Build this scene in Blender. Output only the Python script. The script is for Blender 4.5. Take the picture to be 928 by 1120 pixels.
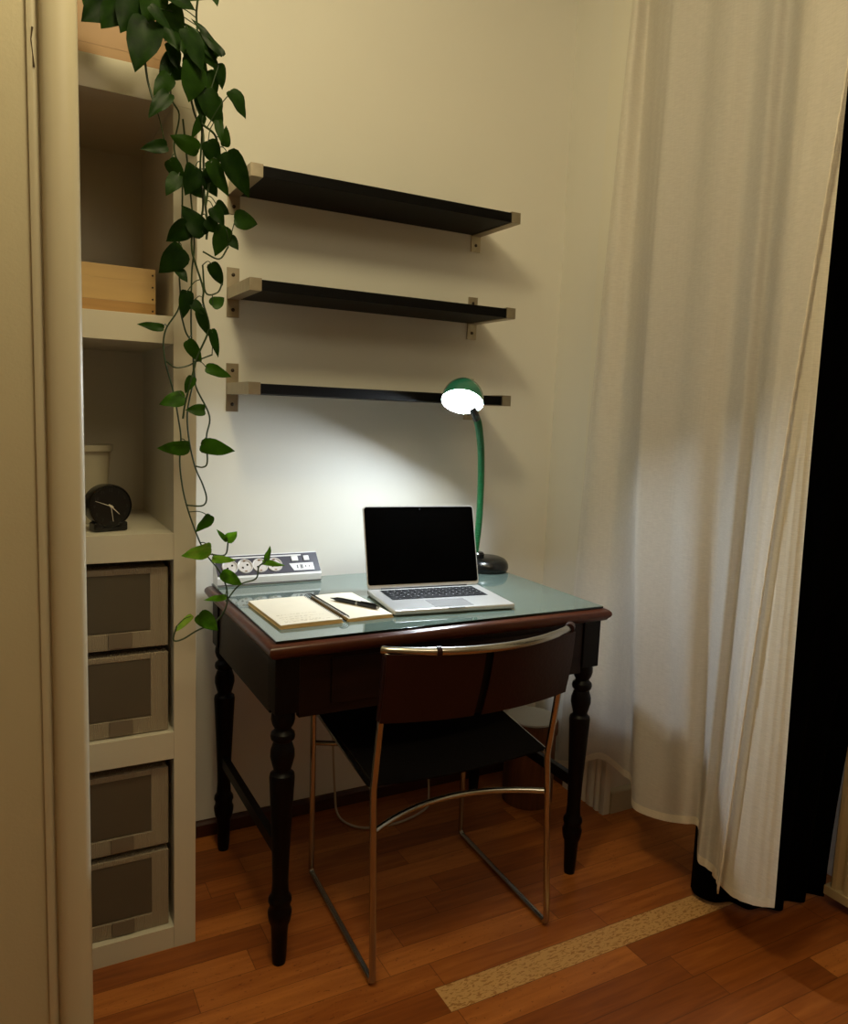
import bpy, bmesh, math, random
from mathutils import Vector, Matrix
random.seed(7)
PI = math.pi
S = bpy.context.scene
C = S.collection
for o in list(bpy.data.objects): bpy.data.objects.remove(o)

# ------------------------------------------------------------ camera
cam_d = bpy.data.cameras.new('camera'); cam = bpy.data.objects.new('camera', cam_d); C.objects.link(cam)
cam_d.sensor_fit = 'HORIZONTAL'; cam_d.sensor_width = 36.0; cam_d.lens = 850.0/928*36; cam_d.clip_start = 0.02
r = Vector((0.87974162, -0.4737778, 0.03986571)); u = Vector((0.02612273, 0.13188672, 0.99092053)); w = Vector((0.47473391, 0.87071263, -0.12840261))
cam.matrix_world = Matrix(((r.x, u.x, -w.x, 0), (r.y, u.y, -w.y, 0), (r.z, u.z, -w.z, 1.25), (0, 0, 0, 1)))
S.camera = cam

# ------------------------------------------------------------ world, lights, exposure
wd = bpy.data.worlds.new('world'); S.world = wd; wd.use_nodes = True
wd.node_tree.nodes['Background'].inputs[0].default_value = (0.010, 0.012, 0.02, 1)
wd.node_tree.nodes['Background'].inputs[1].default_value = 0.3
S.view_settings.view_transform = 'Standard'; S.view_settings.look = 'None'
S.view_settings.exposure = 0.0; S.view_settings.gamma = 1.0; S.view_settings.use_curve_mapping = False

def lamp(name, loc, power, col, radius):
    d = bpy.data.lights.new(name, 'POINT'); d.energy = power; d.color = col; d.shadow_soft_size = radius
    o = bpy.data.objects.new(name, d); o.location = loc; C.objects.link(o); return o
lamp('ceiling_lamp_light', (0.30, 0.93, 2.47), 27.0, (1.0, 0.86, 0.50), 0.13)
lamp('added_fill_light', (0.55, -0.45, 2.50), 16.0, (1.0, 0.85, 0.58), 0.25)  # added fill from behind the camera to brighten the bookcase, no known lamp

# ------------------------------------------------------------ material helpers
def lin(c):
    return tuple((x/12.92 if x <= 0.04045 else ((x+0.055)/1.055)**2.4) for x in [v/255 for v in c]) + (1,)
def mat(name, col, rough=0.5, metal=0.0, spec=0.5, noise=None, bump=None, **kw):
    m = bpy.data.materials.new(name); m.use_nodes = True
    nt = m.node_tree; b = nt.nodes['Principled BSDF']
    if len(col) == 3: col = lin(col)
    b.inputs['Base Color'].default_value = col
    b.inputs['Roughness'].default_value = rough; b.inputs['Metallic'].default_value = metal
    b.inputs['Specular IOR Level'].default_value = spec
    for k, v in kw.items(): b.inputs[k.replace('_', ' ')].default_value = v
    tc = nt.nodes.new('ShaderNodeTexCoord')
    if noise:
        sc, amt, st = noise      # scale, strength, stretch vector
        mp = nt.nodes.new('ShaderNodeMapping'); mp.inputs['Scale'].default_value = st
        nz = nt.nodes.new('ShaderNodeTexNoise'); nz.inputs['Scale'].default_value = sc; nz.inputs['Detail'].default_value = 5
        rp = nt.nodes.new('ShaderNodeMapRange'); rp.inputs['From Min'].default_value = 0.3; rp.inputs['From Max'].default_value = 0.7
        rp.inputs['To Min'].default_value = 1-amt; rp.inputs['To Max'].default_value = 1+amt
        mx = nt.nodes.new('ShaderNodeVectorMath'); mx.operation = 'SCALE'; mx.inputs[0].default_value = col[:3]
        nt.links.new(tc.outputs['Object'], mp.inputs[0]); nt.links.new(mp.outputs[0], nz.inputs[0])
        nt.links.new(nz.outputs[0], rp.inputs[0]); nt.links.new(rp.outputs[0], mx.inputs['Scale'])
        nt.links.new(mx.outputs[0], b.inputs['Base Color'])
    if bump:
        sc, st, dist = bump
        nz = nt.nodes.new('ShaderNodeTexNoise'); nz.inputs['Scale'].default_value = sc; nz.inputs['Detail'].default_value = 4
        bp = nt.nodes.new('ShaderNodeBump'); bp.inputs['Strength'].default_value = st; bp.inputs['Distance'].default_value = dist
        nt.links.new(tc.outputs['Object'], nz.inputs[0]); nt.links.new(nz.outputs[0], bp.inputs['Height']); nt.links.new(bp.outputs[0], b.inputs['Normal'])
    return m

M = {}
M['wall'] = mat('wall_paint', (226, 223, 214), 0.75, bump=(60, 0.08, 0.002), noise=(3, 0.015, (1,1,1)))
M['farwall'] = mat('far_room_dimmed', (150, 132, 98), 0.8)  # unseen walls, coloured darker to cut the light they bounce back
M['ceil'] = mat('ceiling_paint', (230, 226, 216), 0.8, bump=(40, 0.05, 0.002))
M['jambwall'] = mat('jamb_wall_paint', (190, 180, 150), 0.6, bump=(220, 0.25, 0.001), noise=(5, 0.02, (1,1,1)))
M['trim'] = mat('trim_paint', (198, 189, 163), 0.38, bump=(30, 0.06, 0.002))
M['casing'] = mat('corner_casing_paint', (226, 222, 210), 0.5)
M['white'] = mat('white_foil', (206, 198, 178), 0.42, noise=(9, 0.015, (1,1,1)))
M['pine'] = mat('pine_wood', (186, 152, 98), 0.5, noise=(3.0, 0.09, (1, 3, 9)))
M['pine2'] = mat('orange_pine_wood', (146, 108, 58), 0.5, noise=(3.0, 0.08, (1, 3, 6)))
M['pinetrim'] = mat('dark_pine_wood', (164, 124, 70), 0.5, noise=(4.0, 0.15, (1, 6, 22)))
M['skirt'] = mat('dark_skirting_wood', (62, 26, 12), 0.45, noise=(6, 0.2, (1, 8, 8)))
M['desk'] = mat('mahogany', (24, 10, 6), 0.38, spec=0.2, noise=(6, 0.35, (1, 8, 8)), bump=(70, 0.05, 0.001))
M['desklit'] = mat('mahogany_lit', (74, 36, 21), 0.30, spec=0.4, noise=(6, 0.30, (1, 9, 9)))  # lighter, redder mahogany: lamp light on the edge put into its colour
M['deskshaded'] = mat('mahogany_shaded', (9, 5, 5), 0.42, spec=0.15, noise=(9, 0.3, (6, 6, 1)))  # same desk wood with deep shade put into the colour of legs and stretchers
M['glass'] = mat('green_glass', (94, 110, 104), 0.06, spec=0.6, Coat_Weight=0.4, Coat_Roughness=0.03, noise=(5, 0.10, (1, 2.5, 1)))
M['glassedge'] = mat('glass_edge', (10, 22, 18), 0.1)
M['chrome'] = mat('chrome_tube', (178, 176, 170), 0.22, 1.0)
M['nickel'] = mat('brushed_nickel', (170, 160, 140), 0.38, 1.0, noise=(30, 0.10, (1, 8, 1)))
M['screw'] = mat('dark_screw', (60, 52, 44), 0.4, 0.9)
M['blackshelf'] = mat('black_stain', (6, 5, 6), 0.5, spec=0.12, noise=(8, 0.3, (1, 12, 12)))
M['leather'] = mat('brown_leather', (40, 13, 9), 0.45, spec=0.25, bump=(120, 0.25, 0.002), noise=(9, 0.15, (1,1,1)))
M['seatleather'] = mat('black_leather', (7, 4, 4), 0.6, spec=0.12, bump=(120, 0.25, 0.002))
M['alu'] = mat('aluminium', (205, 204, 202), 0.32, 0.6)
M['trackpad'] = mat('trackpad', (190, 190, 190), 0.25, 0.5)
M['screen'] = mat('screen_glass', (1, 1, 1), 0.25, spec=0.03)
M['key'] = mat('key_black', (14, 14, 16), 0.5)
M['paper'] = mat('paper', (216, 207, 188), 0.7, noise=(30, 0.02, (1,1,1)))
M['paperedge'] = mat('paper_edge', (196, 164, 110), 0.8, noise=(60, 0.15, (1,1,40)))
M['wire'] = mat('black_wire', (20, 20, 20), 0.3, 0.6)
M['ink'] = mat('pale_ink', (140, 122, 88), 0.8)
M['penblack'] = mat('pen_black', (8, 8, 9), 0.22)
M['green'] = mat('green_enamel', (46, 116, 98), 0.22, Coat_Weight=0.5)  # enamel green, lightened towards teal to carry the lamp's glow
M['greenhose'] = mat('green_hose', (12, 96, 50), 0.4)
M['black'] = mat('black_plastic', (12, 12, 12), 0.25)
M['dome_in'] = mat('dome_white', (240, 240, 236), 0.4)
M['plastic'] = mat('white_plastic', (216, 216, 216), 0.35)
M['socket'] = mat('socket_plastic', (196, 190, 186), 0.35)
M['slate'] = mat('slate_plastic', (62, 60, 70), 0.35)
M['brass'] = mat('pin_metal', (150, 120, 90), 0.3, 0.9)
M['cable'] = mat('pale_cable', (178, 160, 138), 0.5)
M['binwood'] = mat('bin_wood', (96, 56, 30), 0.5, noise=(10, 0.35, (8, 8, 1)))
M['binlid'] = mat('bin_lid', (172, 168, 158), 0.35)
M['pot'] = mat('cream_ceramic', (180, 170, 146), 0.3)
M['soil'] = mat('soil', (30, 20, 14), 0.9, bump=(90, 1, 0.01))
M['drawerfab'] = mat('ribbed_fabric', (158, 144, 122), 0.85)
M['mesh'] = mat('grey_window_film', (88, 82, 70), 0.3, noise=(8, 0.05, (1,1,1)))
M['tab'] = mat('label_tab', (118, 104, 86), 0.7)
M['blackcloth'] = mat('black_cloth', (3, 3, 3), 0.95, spec=0.05)
M['radiator'] = mat('radiator_enamel', (190, 170, 130), 0.4)
M['vine'] = mat('vine_stem', (38, 60, 20), 0.5)
M['clockface'] = mat('clock_face', (8, 8, 9), 0.35)
M['numeral'] = mat('numeral_grey', (46, 44, 42), 0.6)
M['hand'] = mat('clock_hand', (226, 220, 204), 0.5)
M['night'] = mat('night_glass', (6, 8, 8), 0.05)

def wood_rib(m, scale, axis, strength):      # fine ribs in cloth
    nt = m.node_tree; b = nt.nodes['Principled BSDF']
    tc = nt.nodes.new('ShaderNodeTexCoord'); wv = nt.nodes.new('ShaderNodeTexWave')
    wv.bands_direction = axis; wv.inputs['Scale'].default_value = scale; wv.inputs['Distortion'].default_value = 1.2
    bp = nt.nodes.new('ShaderNodeBump'); bp.inputs['Strength'].default_value = strength; bp.inputs['Distance'].default_value = 0.002
    nt.links.new(tc.outputs['Object'], wv.inputs[0]); nt.links.new(wv.outputs['Fac'], bp.inputs['Height']); nt.links.new(bp.outputs[0], b.inputs['Normal'])
wood_rib(M['drawerfab'], 90, 'X', 0.6)

def curtain_mat(name, col, transl, alpha=1.0):
    m = bpy.data.materials.new(name); m.use_nodes = True; nt = m.node_tree
    for n in list(nt.nodes): nt.nodes.remove(n)
    out = nt.nodes.new('ShaderNodeOutputMaterial'); df = nt.nodes.new('ShaderNodeBsdfDiffuse'); tr = nt.nodes.new('ShaderNodeBsdfTranslucent')
    mx = nt.nodes.new('ShaderNodeMixShader'); mx.inputs[0].default_value = transl
    tc = nt.nodes.new('ShaderNodeTexCoord')
    mp = nt.nodes.new('ShaderNodeMapping'); mp.inputs['Scale'].default_value = (60, 60, 500)
    n1 = nt.nodes.new('ShaderNodeTexNoise'); n1.inputs['Scale'].default_value = 1; n1.inputs['Detail'].default_value = 3
    mp2 = nt.nodes.new('ShaderNodeMapping'); mp2.inputs['Scale'].default_value = (260, 260, 9)
    n2 = nt.nodes.new('ShaderNodeTexNoise'); n2.inputs['Scale'].default_value = 1; n2.inputs['Detail'].default_value = 3
    ad = nt.nodes.new('ShaderNodeMath'); ad.operation = 'ADD'
    rp = nt.nodes.new('ShaderNodeMapRange'); rp.inputs['From Min'].default_value = 0.7; rp.inputs['From Max'].default_value = 1.3
    rp.inputs['To Min'].default_value = 0.90; rp.inputs['To Max'].default_value = 1.07
    sc = nt.nodes.new('ShaderNodeVectorMath'); sc.operation = 'SCALE'; sc.inputs[0].default_value = lin(col)[:3]
    bp = nt.nodes.new('ShaderNodeBump'); bp.inputs['Strength'].default_value = 0.35; bp.inputs['Distance'].default_value = 0.0015
    L = nt.links.new
    L(tc.outputs['Object'], mp.inputs[0]); L(tc.outputs['Object'], mp2.inputs[0]); L(mp.outputs[0], n1.inputs[0]); L(mp2.outputs[0], n2.inputs[0])
    sc1 = nt.nodes.new('ShaderNodeMath'); sc1.operation = 'MULTIPLY_ADD'; sc1.inputs[1].default_value = 0.35; sc1.inputs[2].default_value = 0.325; L(n2.outputs[0], sc1.inputs[0]); L(n1.outputs[0], ad.inputs[0]); L(sc1.outputs[0], ad.inputs[1]); L(ad.outputs[0], rp.inputs[0]); L(rp.outputs[0], sc.inputs['Scale'])
    L(sc.outputs[0], df.inputs[0]); L(sc.outputs[0], tr.inputs[0]); L(ad.outputs[0], bp.inputs['Height']); L(bp.outputs[0], df.inputs['Normal'])
    L(df.outputs[0], mx.inputs[1]); L(tr.outputs[0], mx.inputs[2])
    if alpha < 1:
        tp = nt.nodes.new('ShaderNodeBsdfTransparent'); m2 = nt.nodes.new('ShaderNodeMixShader'); m2.inputs[0].default_value = alpha
        L(tp.outputs[0], m2.inputs[1]); L(mx.outputs[0], m2.inputs[2]); L(m2.outputs[0], out.inputs[0])
    else: L(mx.outputs[0], out.inputs[0])
    return m
M['sheer'] = curtain_mat('white_curtain_cloth', (240, 234, 226), 0.30, 0.76)
M['cloth2'] = curtain_mat('white_dense_cloth', (236, 228, 212), 0.2, 0.97)
M['hem'] = curtain_mat('white_hem_cloth', (240, 232, 216), 0.2)

def leaf_mat():
    m = mat('leaf', (34, 84, 22), 0.42, spec=0.15)
    nt = m.node_tree; b = nt.nodes['Principled BSDF']
    at = nt.nodes.new('ShaderNodeAttribute'); at.attribute_name = 'tint'
    tc = nt.nodes.new('ShaderNodeTexCoord'); nz = nt.nodes.new('ShaderNodeTexNoise'); nz.inputs['Scale'].default_value = 45; nz.inputs['Detail'].default_value = 4
    ad = nt.nodes.new('ShaderNodeMath'); ad.operation = 'MULTIPLY_ADD'; ad.inputs[1].default_value = 0.35
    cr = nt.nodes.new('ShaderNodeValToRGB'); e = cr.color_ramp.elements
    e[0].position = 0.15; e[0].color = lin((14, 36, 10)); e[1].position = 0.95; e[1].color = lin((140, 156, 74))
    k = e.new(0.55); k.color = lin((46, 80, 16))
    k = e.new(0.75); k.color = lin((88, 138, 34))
    nt.links.new(tc.outputs['Object'], nz.inputs[0]); nt.links.new(nz.outputs[0], ad.inputs[0]); nt.links.new(at.outputs['Fac'], ad.inputs[2])
    nt.links.new(ad.outputs[0], cr.inputs[0]); nt.links.new(cr.outputs[0], b.inputs['Base Color'])
    tl = nt.nodes.new('ShaderNodeBsdfTranslucent'); ms = nt.nodes.new('ShaderNodeMixShader'); ms.inputs[0].default_value = 0.38
    vs_ = nt.nodes.new('ShaderNodeVectorMath'); vs_.operation = 'MULTIPLY'; vs_.inputs[1].default_value = (1.8, 1.7, 0.7)
    nt.links.new(cr.outputs[0], vs_.inputs[0]); nt.links.new(vs_.outputs[0], tl.inputs[0])
    nt.links.new(b.outputs[0], ms.inputs[1]); nt.links.new(tl.outputs[0], ms.inputs[2]); nt.links.new(ms.outputs[0], nt.nodes['Material Output'].inputs[0])
    return m
M['leaf'] = leaf_mat()

def emit(name, col, s):
    m = bpy.data.materials.new(name); m.use_nodes = True; nt = m.node_tree
    b = nt.nodes['Principled BSDF']; b.inputs['Base Color'].default_value = (1, 1, 1, 1)
    b.inputs['Emission Color'].default_value = col; b.inputs['Emission Strength'].default_value = s
    return m
M['bulb'] = emit('bulb_glow', (0.80, 0.91, 1.0, 1), 880)

def floor_mat():
    m = bpy.data.materials.new('parquet'); m.use_nodes = True; nt = m.node_tree; b = nt.nodes['Principled BSDF']
    N = nt.nodes.new; L = nt.links.new
    def math_(op, a, bb=None, c=None):
        n = N('ShaderNodeMath'); n.operation = op
        for i, v in enumerate((a, bb, c)):
            if v is None: continue
            if isinstance(v, (int, float)): n.inputs[i].default_value = v
            else: L(v, n.inputs[i])
        return n.outputs[0]
    tc = N('ShaderNodeTexCoord'); sp = N('ShaderNodeSeparateXYZ'); L(tc.outputs['Object'], sp.inputs[0])
    x, y = sp.outputs[0], sp.outputs[1]
    ry = math_('DIVIDE', math_('SUBTRACT', y, 1.257), 0.074)
    row = math_('FLOOR', ry)
    wn = N('ShaderNodeTexWhiteNoise'); wn.noise_dimensions = '1D'; L(row, wn.inputs['W'])
    px = math_('MULTIPLY_ADD', wn.outputs['Value'], 0.77, math_('SUBTRACT', x, 0.0))
    # the light strip's own joint lies at x = 0.79
    cx_ = math_('DIVIDE', px, 0.47); col = math_('FLOOR', cx_)
    cb = N('ShaderNodeCombineXYZ'); L(col, cb.inputs[0]); L(row, cb.inputs[1])
    wn2 = N('ShaderNodeTexWhiteNoise'); wn2.noise_dimensions = '2D'; L(cb.outputs[0], wn2.inputs['Vector'])
    plank = wn2.outputs['Value']
    # grain
    mp = N('ShaderNodeMapping'); mp.inputs['Scale'].default_value = (5, 55, 1); L(tc.outputs['Object'], mp.inputs[0])
    of = N('ShaderNodeVectorMath'); of.operation = 'ADD'; L(mp.outputs[0], of.inputs[0])
    sc = N('ShaderNodeVectorMath'); sc.operation = 'SCALE'; L(wn2.outputs['Color'], sc.inputs[0]); sc.inputs['Scale'].default_value = 30; L(sc.outputs[0], of.inputs[1])
    nz = N('ShaderNodeTexNoise'); nz.inputs['Scale'].default_value = 1; nz.inputs['Detail'].default_value = 6; nz.inputs['Distortion'].default_value = 0.6; L(of.outputs[0], nz.inputs[0])
    t = math_('ADD', math_('MULTIPLY', plank, 0.42), math_('MULTIPLY', nz.outputs[0], 0.66))
    cr = N('ShaderNodeValToRGB'); e = cr.color_ramp.elements
    e[0].position = 0.15; e[0].color = lin((104, 50, 18)); e[1].position = 0.9; e[1].color = lin((196, 120, 56))
    k = e.new(0.5); k.color = lin((150, 82, 33)); L(t, cr.inputs[0])
    # small dark flecks
    mp2 = N('ShaderNodeMapping'); mp2.inputs['Scale'].default_value = (70, 210, 1); L(tc.outputs['Object'], mp2.inputs[0])
    n3 = N('ShaderNodeTexNoise'); n3.inputs['Scale'].default_value = 1; n3.inputs['Detail'].default_value = 3; n3.inputs['Distortion'].default_value = 1.0; L(mp2.outputs[0], n3.inputs[0])
    fl = math_('GREATER_THAN', n3.outputs[0], 0.66)
    # the pale plank
    inrow = math_('MULTIPLY', math_('GREATER_THAN', ry, 0), math_('LESS_THAN', ry, 1))
    inx = math_('MULTIPLY', math_('GREATER_THAN', x, 0.80), math_('LESS_THAN', x, 1.70))
    pale = math_('MULTIPLY', inrow, inx)
    pc = N('ShaderNodeMix'); pc.data_type = 'RGBA'; pc.inputs['A'].default_value = lin((206, 160, 104)); pc.inputs['B'].default_value = lin((170, 120, 66))
    L(math_('GREATER_THAN', n3.outputs[0], 0.56), pc.inputs['Factor'])
    m1 = N('ShaderNodeMix'); m1.data_type = 'RGBA'; L(cr.outputs[0], m1.inputs['A']); m1.inputs['B'].default_value = lin((96, 42, 14)); 
    fl2 = math_('MULTIPLY', math_('MULTIPLY', fl, 0.6), math_('GREATER_THAN', plank, 0.6)); L(fl2, m1.inputs['Factor'])
    m2 = N('ShaderNodeMix'); m2.data_type = 'RGBA'; L(m1.outputs['Result'], m2.inputs['A']); L(pc.outputs['Result'], m2.inputs['B']); L(pale, m2.inputs['Factor'])
    # joints
    fy = math_('FRACT', ry); fx = math_('FRACT', cx_)
    jy = math_('LESS_THAN', math_('MINIMUM', fy, math_('SUBTRACT', 1, fy)), 0.013)
    jx = math_('MULTIPLY', math_('LESS_THAN', math_('MINIMUM', fx, math_('SUBTRACT', 1, fx)), 0.0022), math_('SUBTRACT', 1, pale))
    jn = math_('MULTIPLY', math_('MAXIMUM', jy, jx), 0.55)
    m3 = N('ShaderNodeMix'); m3.data_type = 'RGBA'; L(m2.outputs['Result'], m3.inputs['A']); m3.inputs['B'].default_value = lin((50, 20, 8)); L(jn, m3.inputs['Factor'])
    L(m3.outputs['Result'], b.inputs['Base Color'])
    b.inputs['Roughness'].default_value = 0.36; b.inputs['Specular IOR Level'].default_value = 0.35
    bp = N('ShaderNodeBump'); bp.inputs['Strength'].default_value = 0.08; bp.inputs['Distance'].default_value = 0.002; L(nz.outputs[0], bp.inputs['Height']); L(bp.outputs[0], b.inputs['Normal'])
    return m
M['floor'] = floor_mat()

# ------------------------------------------------------------ mesh helpers
def box(bm, x0, y0, z0, x1, y1, z1, bev=0.0, seg=2):
    r_ = bmesh.ops.create_cube(bm, size=1.0)
    vs = r_['verts']
    for v in vs: v.co = Vector(((x0+x1)/2+v.co.x*(x1-x0), (y0+y1)/2+v.co.y*(y1-y0), (z0+z1)/2+v.co.z*(z1-z0)))
    if bev > 0:
        es = list({e for v in vs for e in v.link_edges})
        bmesh.ops.bevel(bm, geom=es, offset=bev, segments=seg, affect='EDGES', profile=0.5, clamp_overlap=True)
def lathe(bm, prof, cx=0, cy=0, n=28, mtx=None, cap=True):
    rings = []
    for (r_, z) in prof:
        rings.append([bm.verts.new((cx+r_*math.cos(2*PI*i/n), cy+r_*math.sin(2*PI*i/n), z)) for i in range(n)])
    new = [v for rg in rings for v in rg]
    for a, b in zip(rings, rings[1:]):
        for i in range(n): bm.faces.new((a[i], a[(i+1) % n], b[(i+1) % n], b[i]))
    if cap and prof[0][0] > 1e-6: bm.faces.new(list(reversed(rings[0])))
    if cap and prof[-1][0] > 1e-6: bm.faces.new(rings[-1])
    if mtx: 
        for v in new: v.co = mtx @ v.co
def catmull(pts, sub=8):
    pts = [Vector(p) for p in pts]
    if len(pts) < 3: return pts
    P = [pts[0]*2-pts[1]] + pts + [pts[-1]*2-pts[-2]]
    out = []
    for i in range(1, len(P)-2):
        p0, p1, p2, p3 = P[i-1:i+3]
        for k in range(sub):
            t = k/sub
            out.append(0.5*((2*p1)+(p2-p0)*t+(2*p0-5*p1+4*p2-p3)*t*t+(3*p1-p0-3*p2+p3)*t**3))
    out.append(pts[-1]); return out
def tube(bm, pts, rad, n=10, cap=True):
    pts = [Vector(p) for p in pts]; rings = []
    T0 = (pts[1]-pts[0]).normalized(); up = Vector((0, 0, 1)) if abs(T0.z) < 0.9 else Vector((1, 0, 0))
    nrm = T0.cross(up).normalized()
    for i, p in enumerate(pts):
        a = pts[max(i-1, 0)]; b = pts[min(i+1, len(pts)-1)]; T = (b-a).normalized()
        nrm = (nrm - T*nrm.dot(T)).normalized(); bn = T.cross(nrm)
        rr = rad(i/(len(pts)-1)) if callable(rad) else rad
        rings.append([bm.verts.new(p+(nrm*math.cos(2*PI*k/n)+bn*math.sin(2*PI*k/n))*rr) for k in range(n)])
    for a, b in zip(rings, rings[1:]):
        for k in range(n): bm.faces.new((a[k], a[(k+1) % n], b[(k+1) % n], b[k]))
    if cap: bm.faces.new(list(reversed(rings[0]))); bm.faces.new(rings[-1])
def fillet(pts, rad, seg=6):      # polyline with rounded corners
    pts = [Vector(p) for p in pts]; out = [pts[0]]
    for a, b, c in zip(pts, pts[1:], pts[2:]):
        d1 = (a-b).normalized(); d2 = (c-b).normalized(); r_ = min(rad, (a-b).length*0.45, (c-b).length*0.45)
        p, q = b+d1*r_, b+d2*r_
        for k in range(seg+1):
            t = k/seg; out.append(p*(1-t)**2+b*2*t*(1-t)+q*t*t)
    out.append(pts[-1]); return out
def prism(bm, poly, axis, a, b):   # extrude a 2D polygon along an axis
    def mk(p, t):
        return {'x': (t, p[0], p[1]), 'y': (p[0], t, p[1]), 'z': (p[0], p[1], t)}[axis]
    A = [bm.verts.new(mk(p, a)) for p in poly]; B = [bm.verts.new(mk(p, b)) for p in poly]
    n = len(poly)
    for i in range(n): bm.faces.new((A[i], A[(i+1) % n], B[(i+1) % n], B[i]))
    bm.faces.new(list(reversed(A))); bm.faces.new(B)
def obj(name, bm, m, parent=None, smooth=True, angle=35):
    bmesh.ops.recalc_face_normals(bm, faces=bm.faces[:])
    me = bpy.data.meshes.new(name); 
    if smooth:
        for f in bm.faces: f.smooth = True
        for e in bm.edges:
            if len(e.link_faces) == 2 and e.calc_face_angle(0) > math.radians(angle): e.smooth = False
    bm.to_mesh(me); bm.free()
    o = bpy.data.objects.new(name, me); C.objects.link(o)
    if m: me.materials.append(m)
    if smooth and angle == 35:
        wn_ = o.modifiers.new('weighted_normals', 'WEIGHTED_NORMAL'); wn_.keep_sharp = True; wn_.weight = 80
    if parent:
        o.parent = parent
        wm = Matrix.Identity(4); p = parent
        while p: wm = p.matrix_basis @ wm; p = p.parent
        me.transform(wm.inverted()) if getattr(obj, 'world', False) else None
    return o
def pieces(name, bm, m, parent, **k):      # every loose piece becomes an object of its own
    seen = set(); groups = []
    for v in bm.verts:
        if v in seen: continue
        st = [v]; seen.add(v); g = []
        while st:
            a = st.pop(); g.append(a)
            for e in a.link_edges:
                b = e.other_vert(a)
                if b not in seen: seen.add(b); st.append(b)
        groups.append(g)
    for g in groups:
        nb_ = bmesh.new(); mp = {v: nb_.verts.new(v.co) for v in g}
        for f in {f for v in g for f in v.link_faces}: nb_.faces.new([mp[v] for v in f.verts])
        obj(name, nb_, m, parent, **k)
    bm.free()
def thing(name, label, cat, loc=(0, 0, 0), rz=0, group=None):
    o = bpy.data.objects.new(name, None); C.objects.link(o); o.empty_display_size = 0.05
    o.location = loc; o.rotation_euler = (0, 0, rz); o['label'] = label; o['category'] = cat
    if group: o['group'] = group
    return o
def tag(o, label, cat, group=None):
    o['label'] = label; o['category'] = cat
    if group: o['group'] = group
    return o
def struct(name, bm, m, parent=None, **k):
    o = obj(name, bm, m, parent, **k)
    if not parent: o['kind'] = 'structure'
    return o
def copy_tree(o, parent=None):
    c = o.copy(); C.objects.link(c); c.parent = parent
    for ch in list(o.children): copy_tree(ch, c)
    return c
B = bmesh.new
def wbox(name, m, *a, parent=None, bev=0.0):
    bm = B(); box(bm, *a, bev=bev); return obj(name, bm, m, parent)

# ------------------------------------------------------------ the room
XR, YB, ZC = 1.665, 2.157, 2.75
def sbox(name, m, *a, bev=0.0, parent=None):
    bm = B(); box(bm, *a, bev=bev); return struct(name, bm, m, parent)
sbox('floor', M['floor'], -1.7, -1.5, -0.05, 2.3, YB+0.1, 0.0)
sbox('ceiling', M['ceil'], -1.7, -1.5, ZC, 2.3, YB+0.1, ZC+0.05)
sbox('wall_back', M['wall'], -0.25, YB, 0, XR+0.05, YB+0.1, ZC)
sbox('wall_alcove_left', M['wall'], -0.25, 1.45, 0, -0.145, YB, ZC)
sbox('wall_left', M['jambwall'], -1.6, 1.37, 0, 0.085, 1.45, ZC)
WL = bpy.data.objects['wall_left']
bm = B(); tube(bm, [(0.054, 1.3622, 1.787), (0.052, 1.3612, 1.770), (0.054, 1.3614, 1.749), (0.055, 1.3616, 1.732)], lambda t: 0.0006+0.0012*abs(t-0.5)**2*4, n=6); obj('paint_crack', bm, mat('crack_dark', (70, 56, 34), 0.8), WL)
sbox('wall_far_left', M['farwall'], -1.7, -1.5, 0, -1.6, 1.45, ZC)
sbox('wall_front', M['farwall'], -1.6, -1.5, 0, 2.3, -1.4, ZC)
sbox('wall_right_corner', M['wall'], XR, 1.765, 0, 2.25, YB, ZC)
# the window bay to the right: reveal, back wall with window, near reveal
bm = B(); box(bm, 2.02, -1.4, 0, 2.12, 1.765, 0.86); box(bm, 2.02, -1.4, 2.30, 2.12, 1.765, ZC); box(bm, 2.02, -1.4, 0.86, 2.12, 0.10, 2.30); box(bm, 2.02, 1.60, 0.86, 2.12, 1.765, 2.30)
struct('wall_right', bm, M['wall'])
wf = B()
for a in ((0.10, 0.86, 1.60, 0.92), (0.10, 2.24, 1.60, 2.30), (0.10, 0.92, 0.16, 2.24), (1.54, 0.92, 1.60, 2.24), (0.82, 0.92, 0.88, 2.24)):
    box(wf, 2.04, a[0], a[1], 2.09, a[2], a[3], bev=0.004)
wf = struct('window_1', wf, M['trim'])
bm = B(); box(bm, 2.062, 0.15, 0.91, 2.068, 1.55, 2.25); g_ = obj('window_pane', bm, M['night'], wf)
sbox('trim_1', M['trim'], 1.90, 0.05, 0.835, 2.02, 1.70, 0.86, bev=0.004)     # window sill
# door casing of the left wall (rounded moulding with a groove beside it)
prof = [(0.046, 1.37), (0.046, 1.364), (0.052, 1.3615), (0.058, 1.362), (0.0605, 1.3655), (0.062, 1.365), (0.063, 1.352), (0.068, 1.345), (0.078, 1.341), (0.092, 1.3395), (0.104, 1.342), (0.111, 1.3465), (0.1145, 1.354), (0.1155, 1.365), (0.1155, 1.452), (0.085, 1.452), (0.085, 1.37)]
bm = B(); prism(bm, prof, 'z', 0.0, ZC); struct('trim_2', bm, M['trim'], angle=60)
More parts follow.
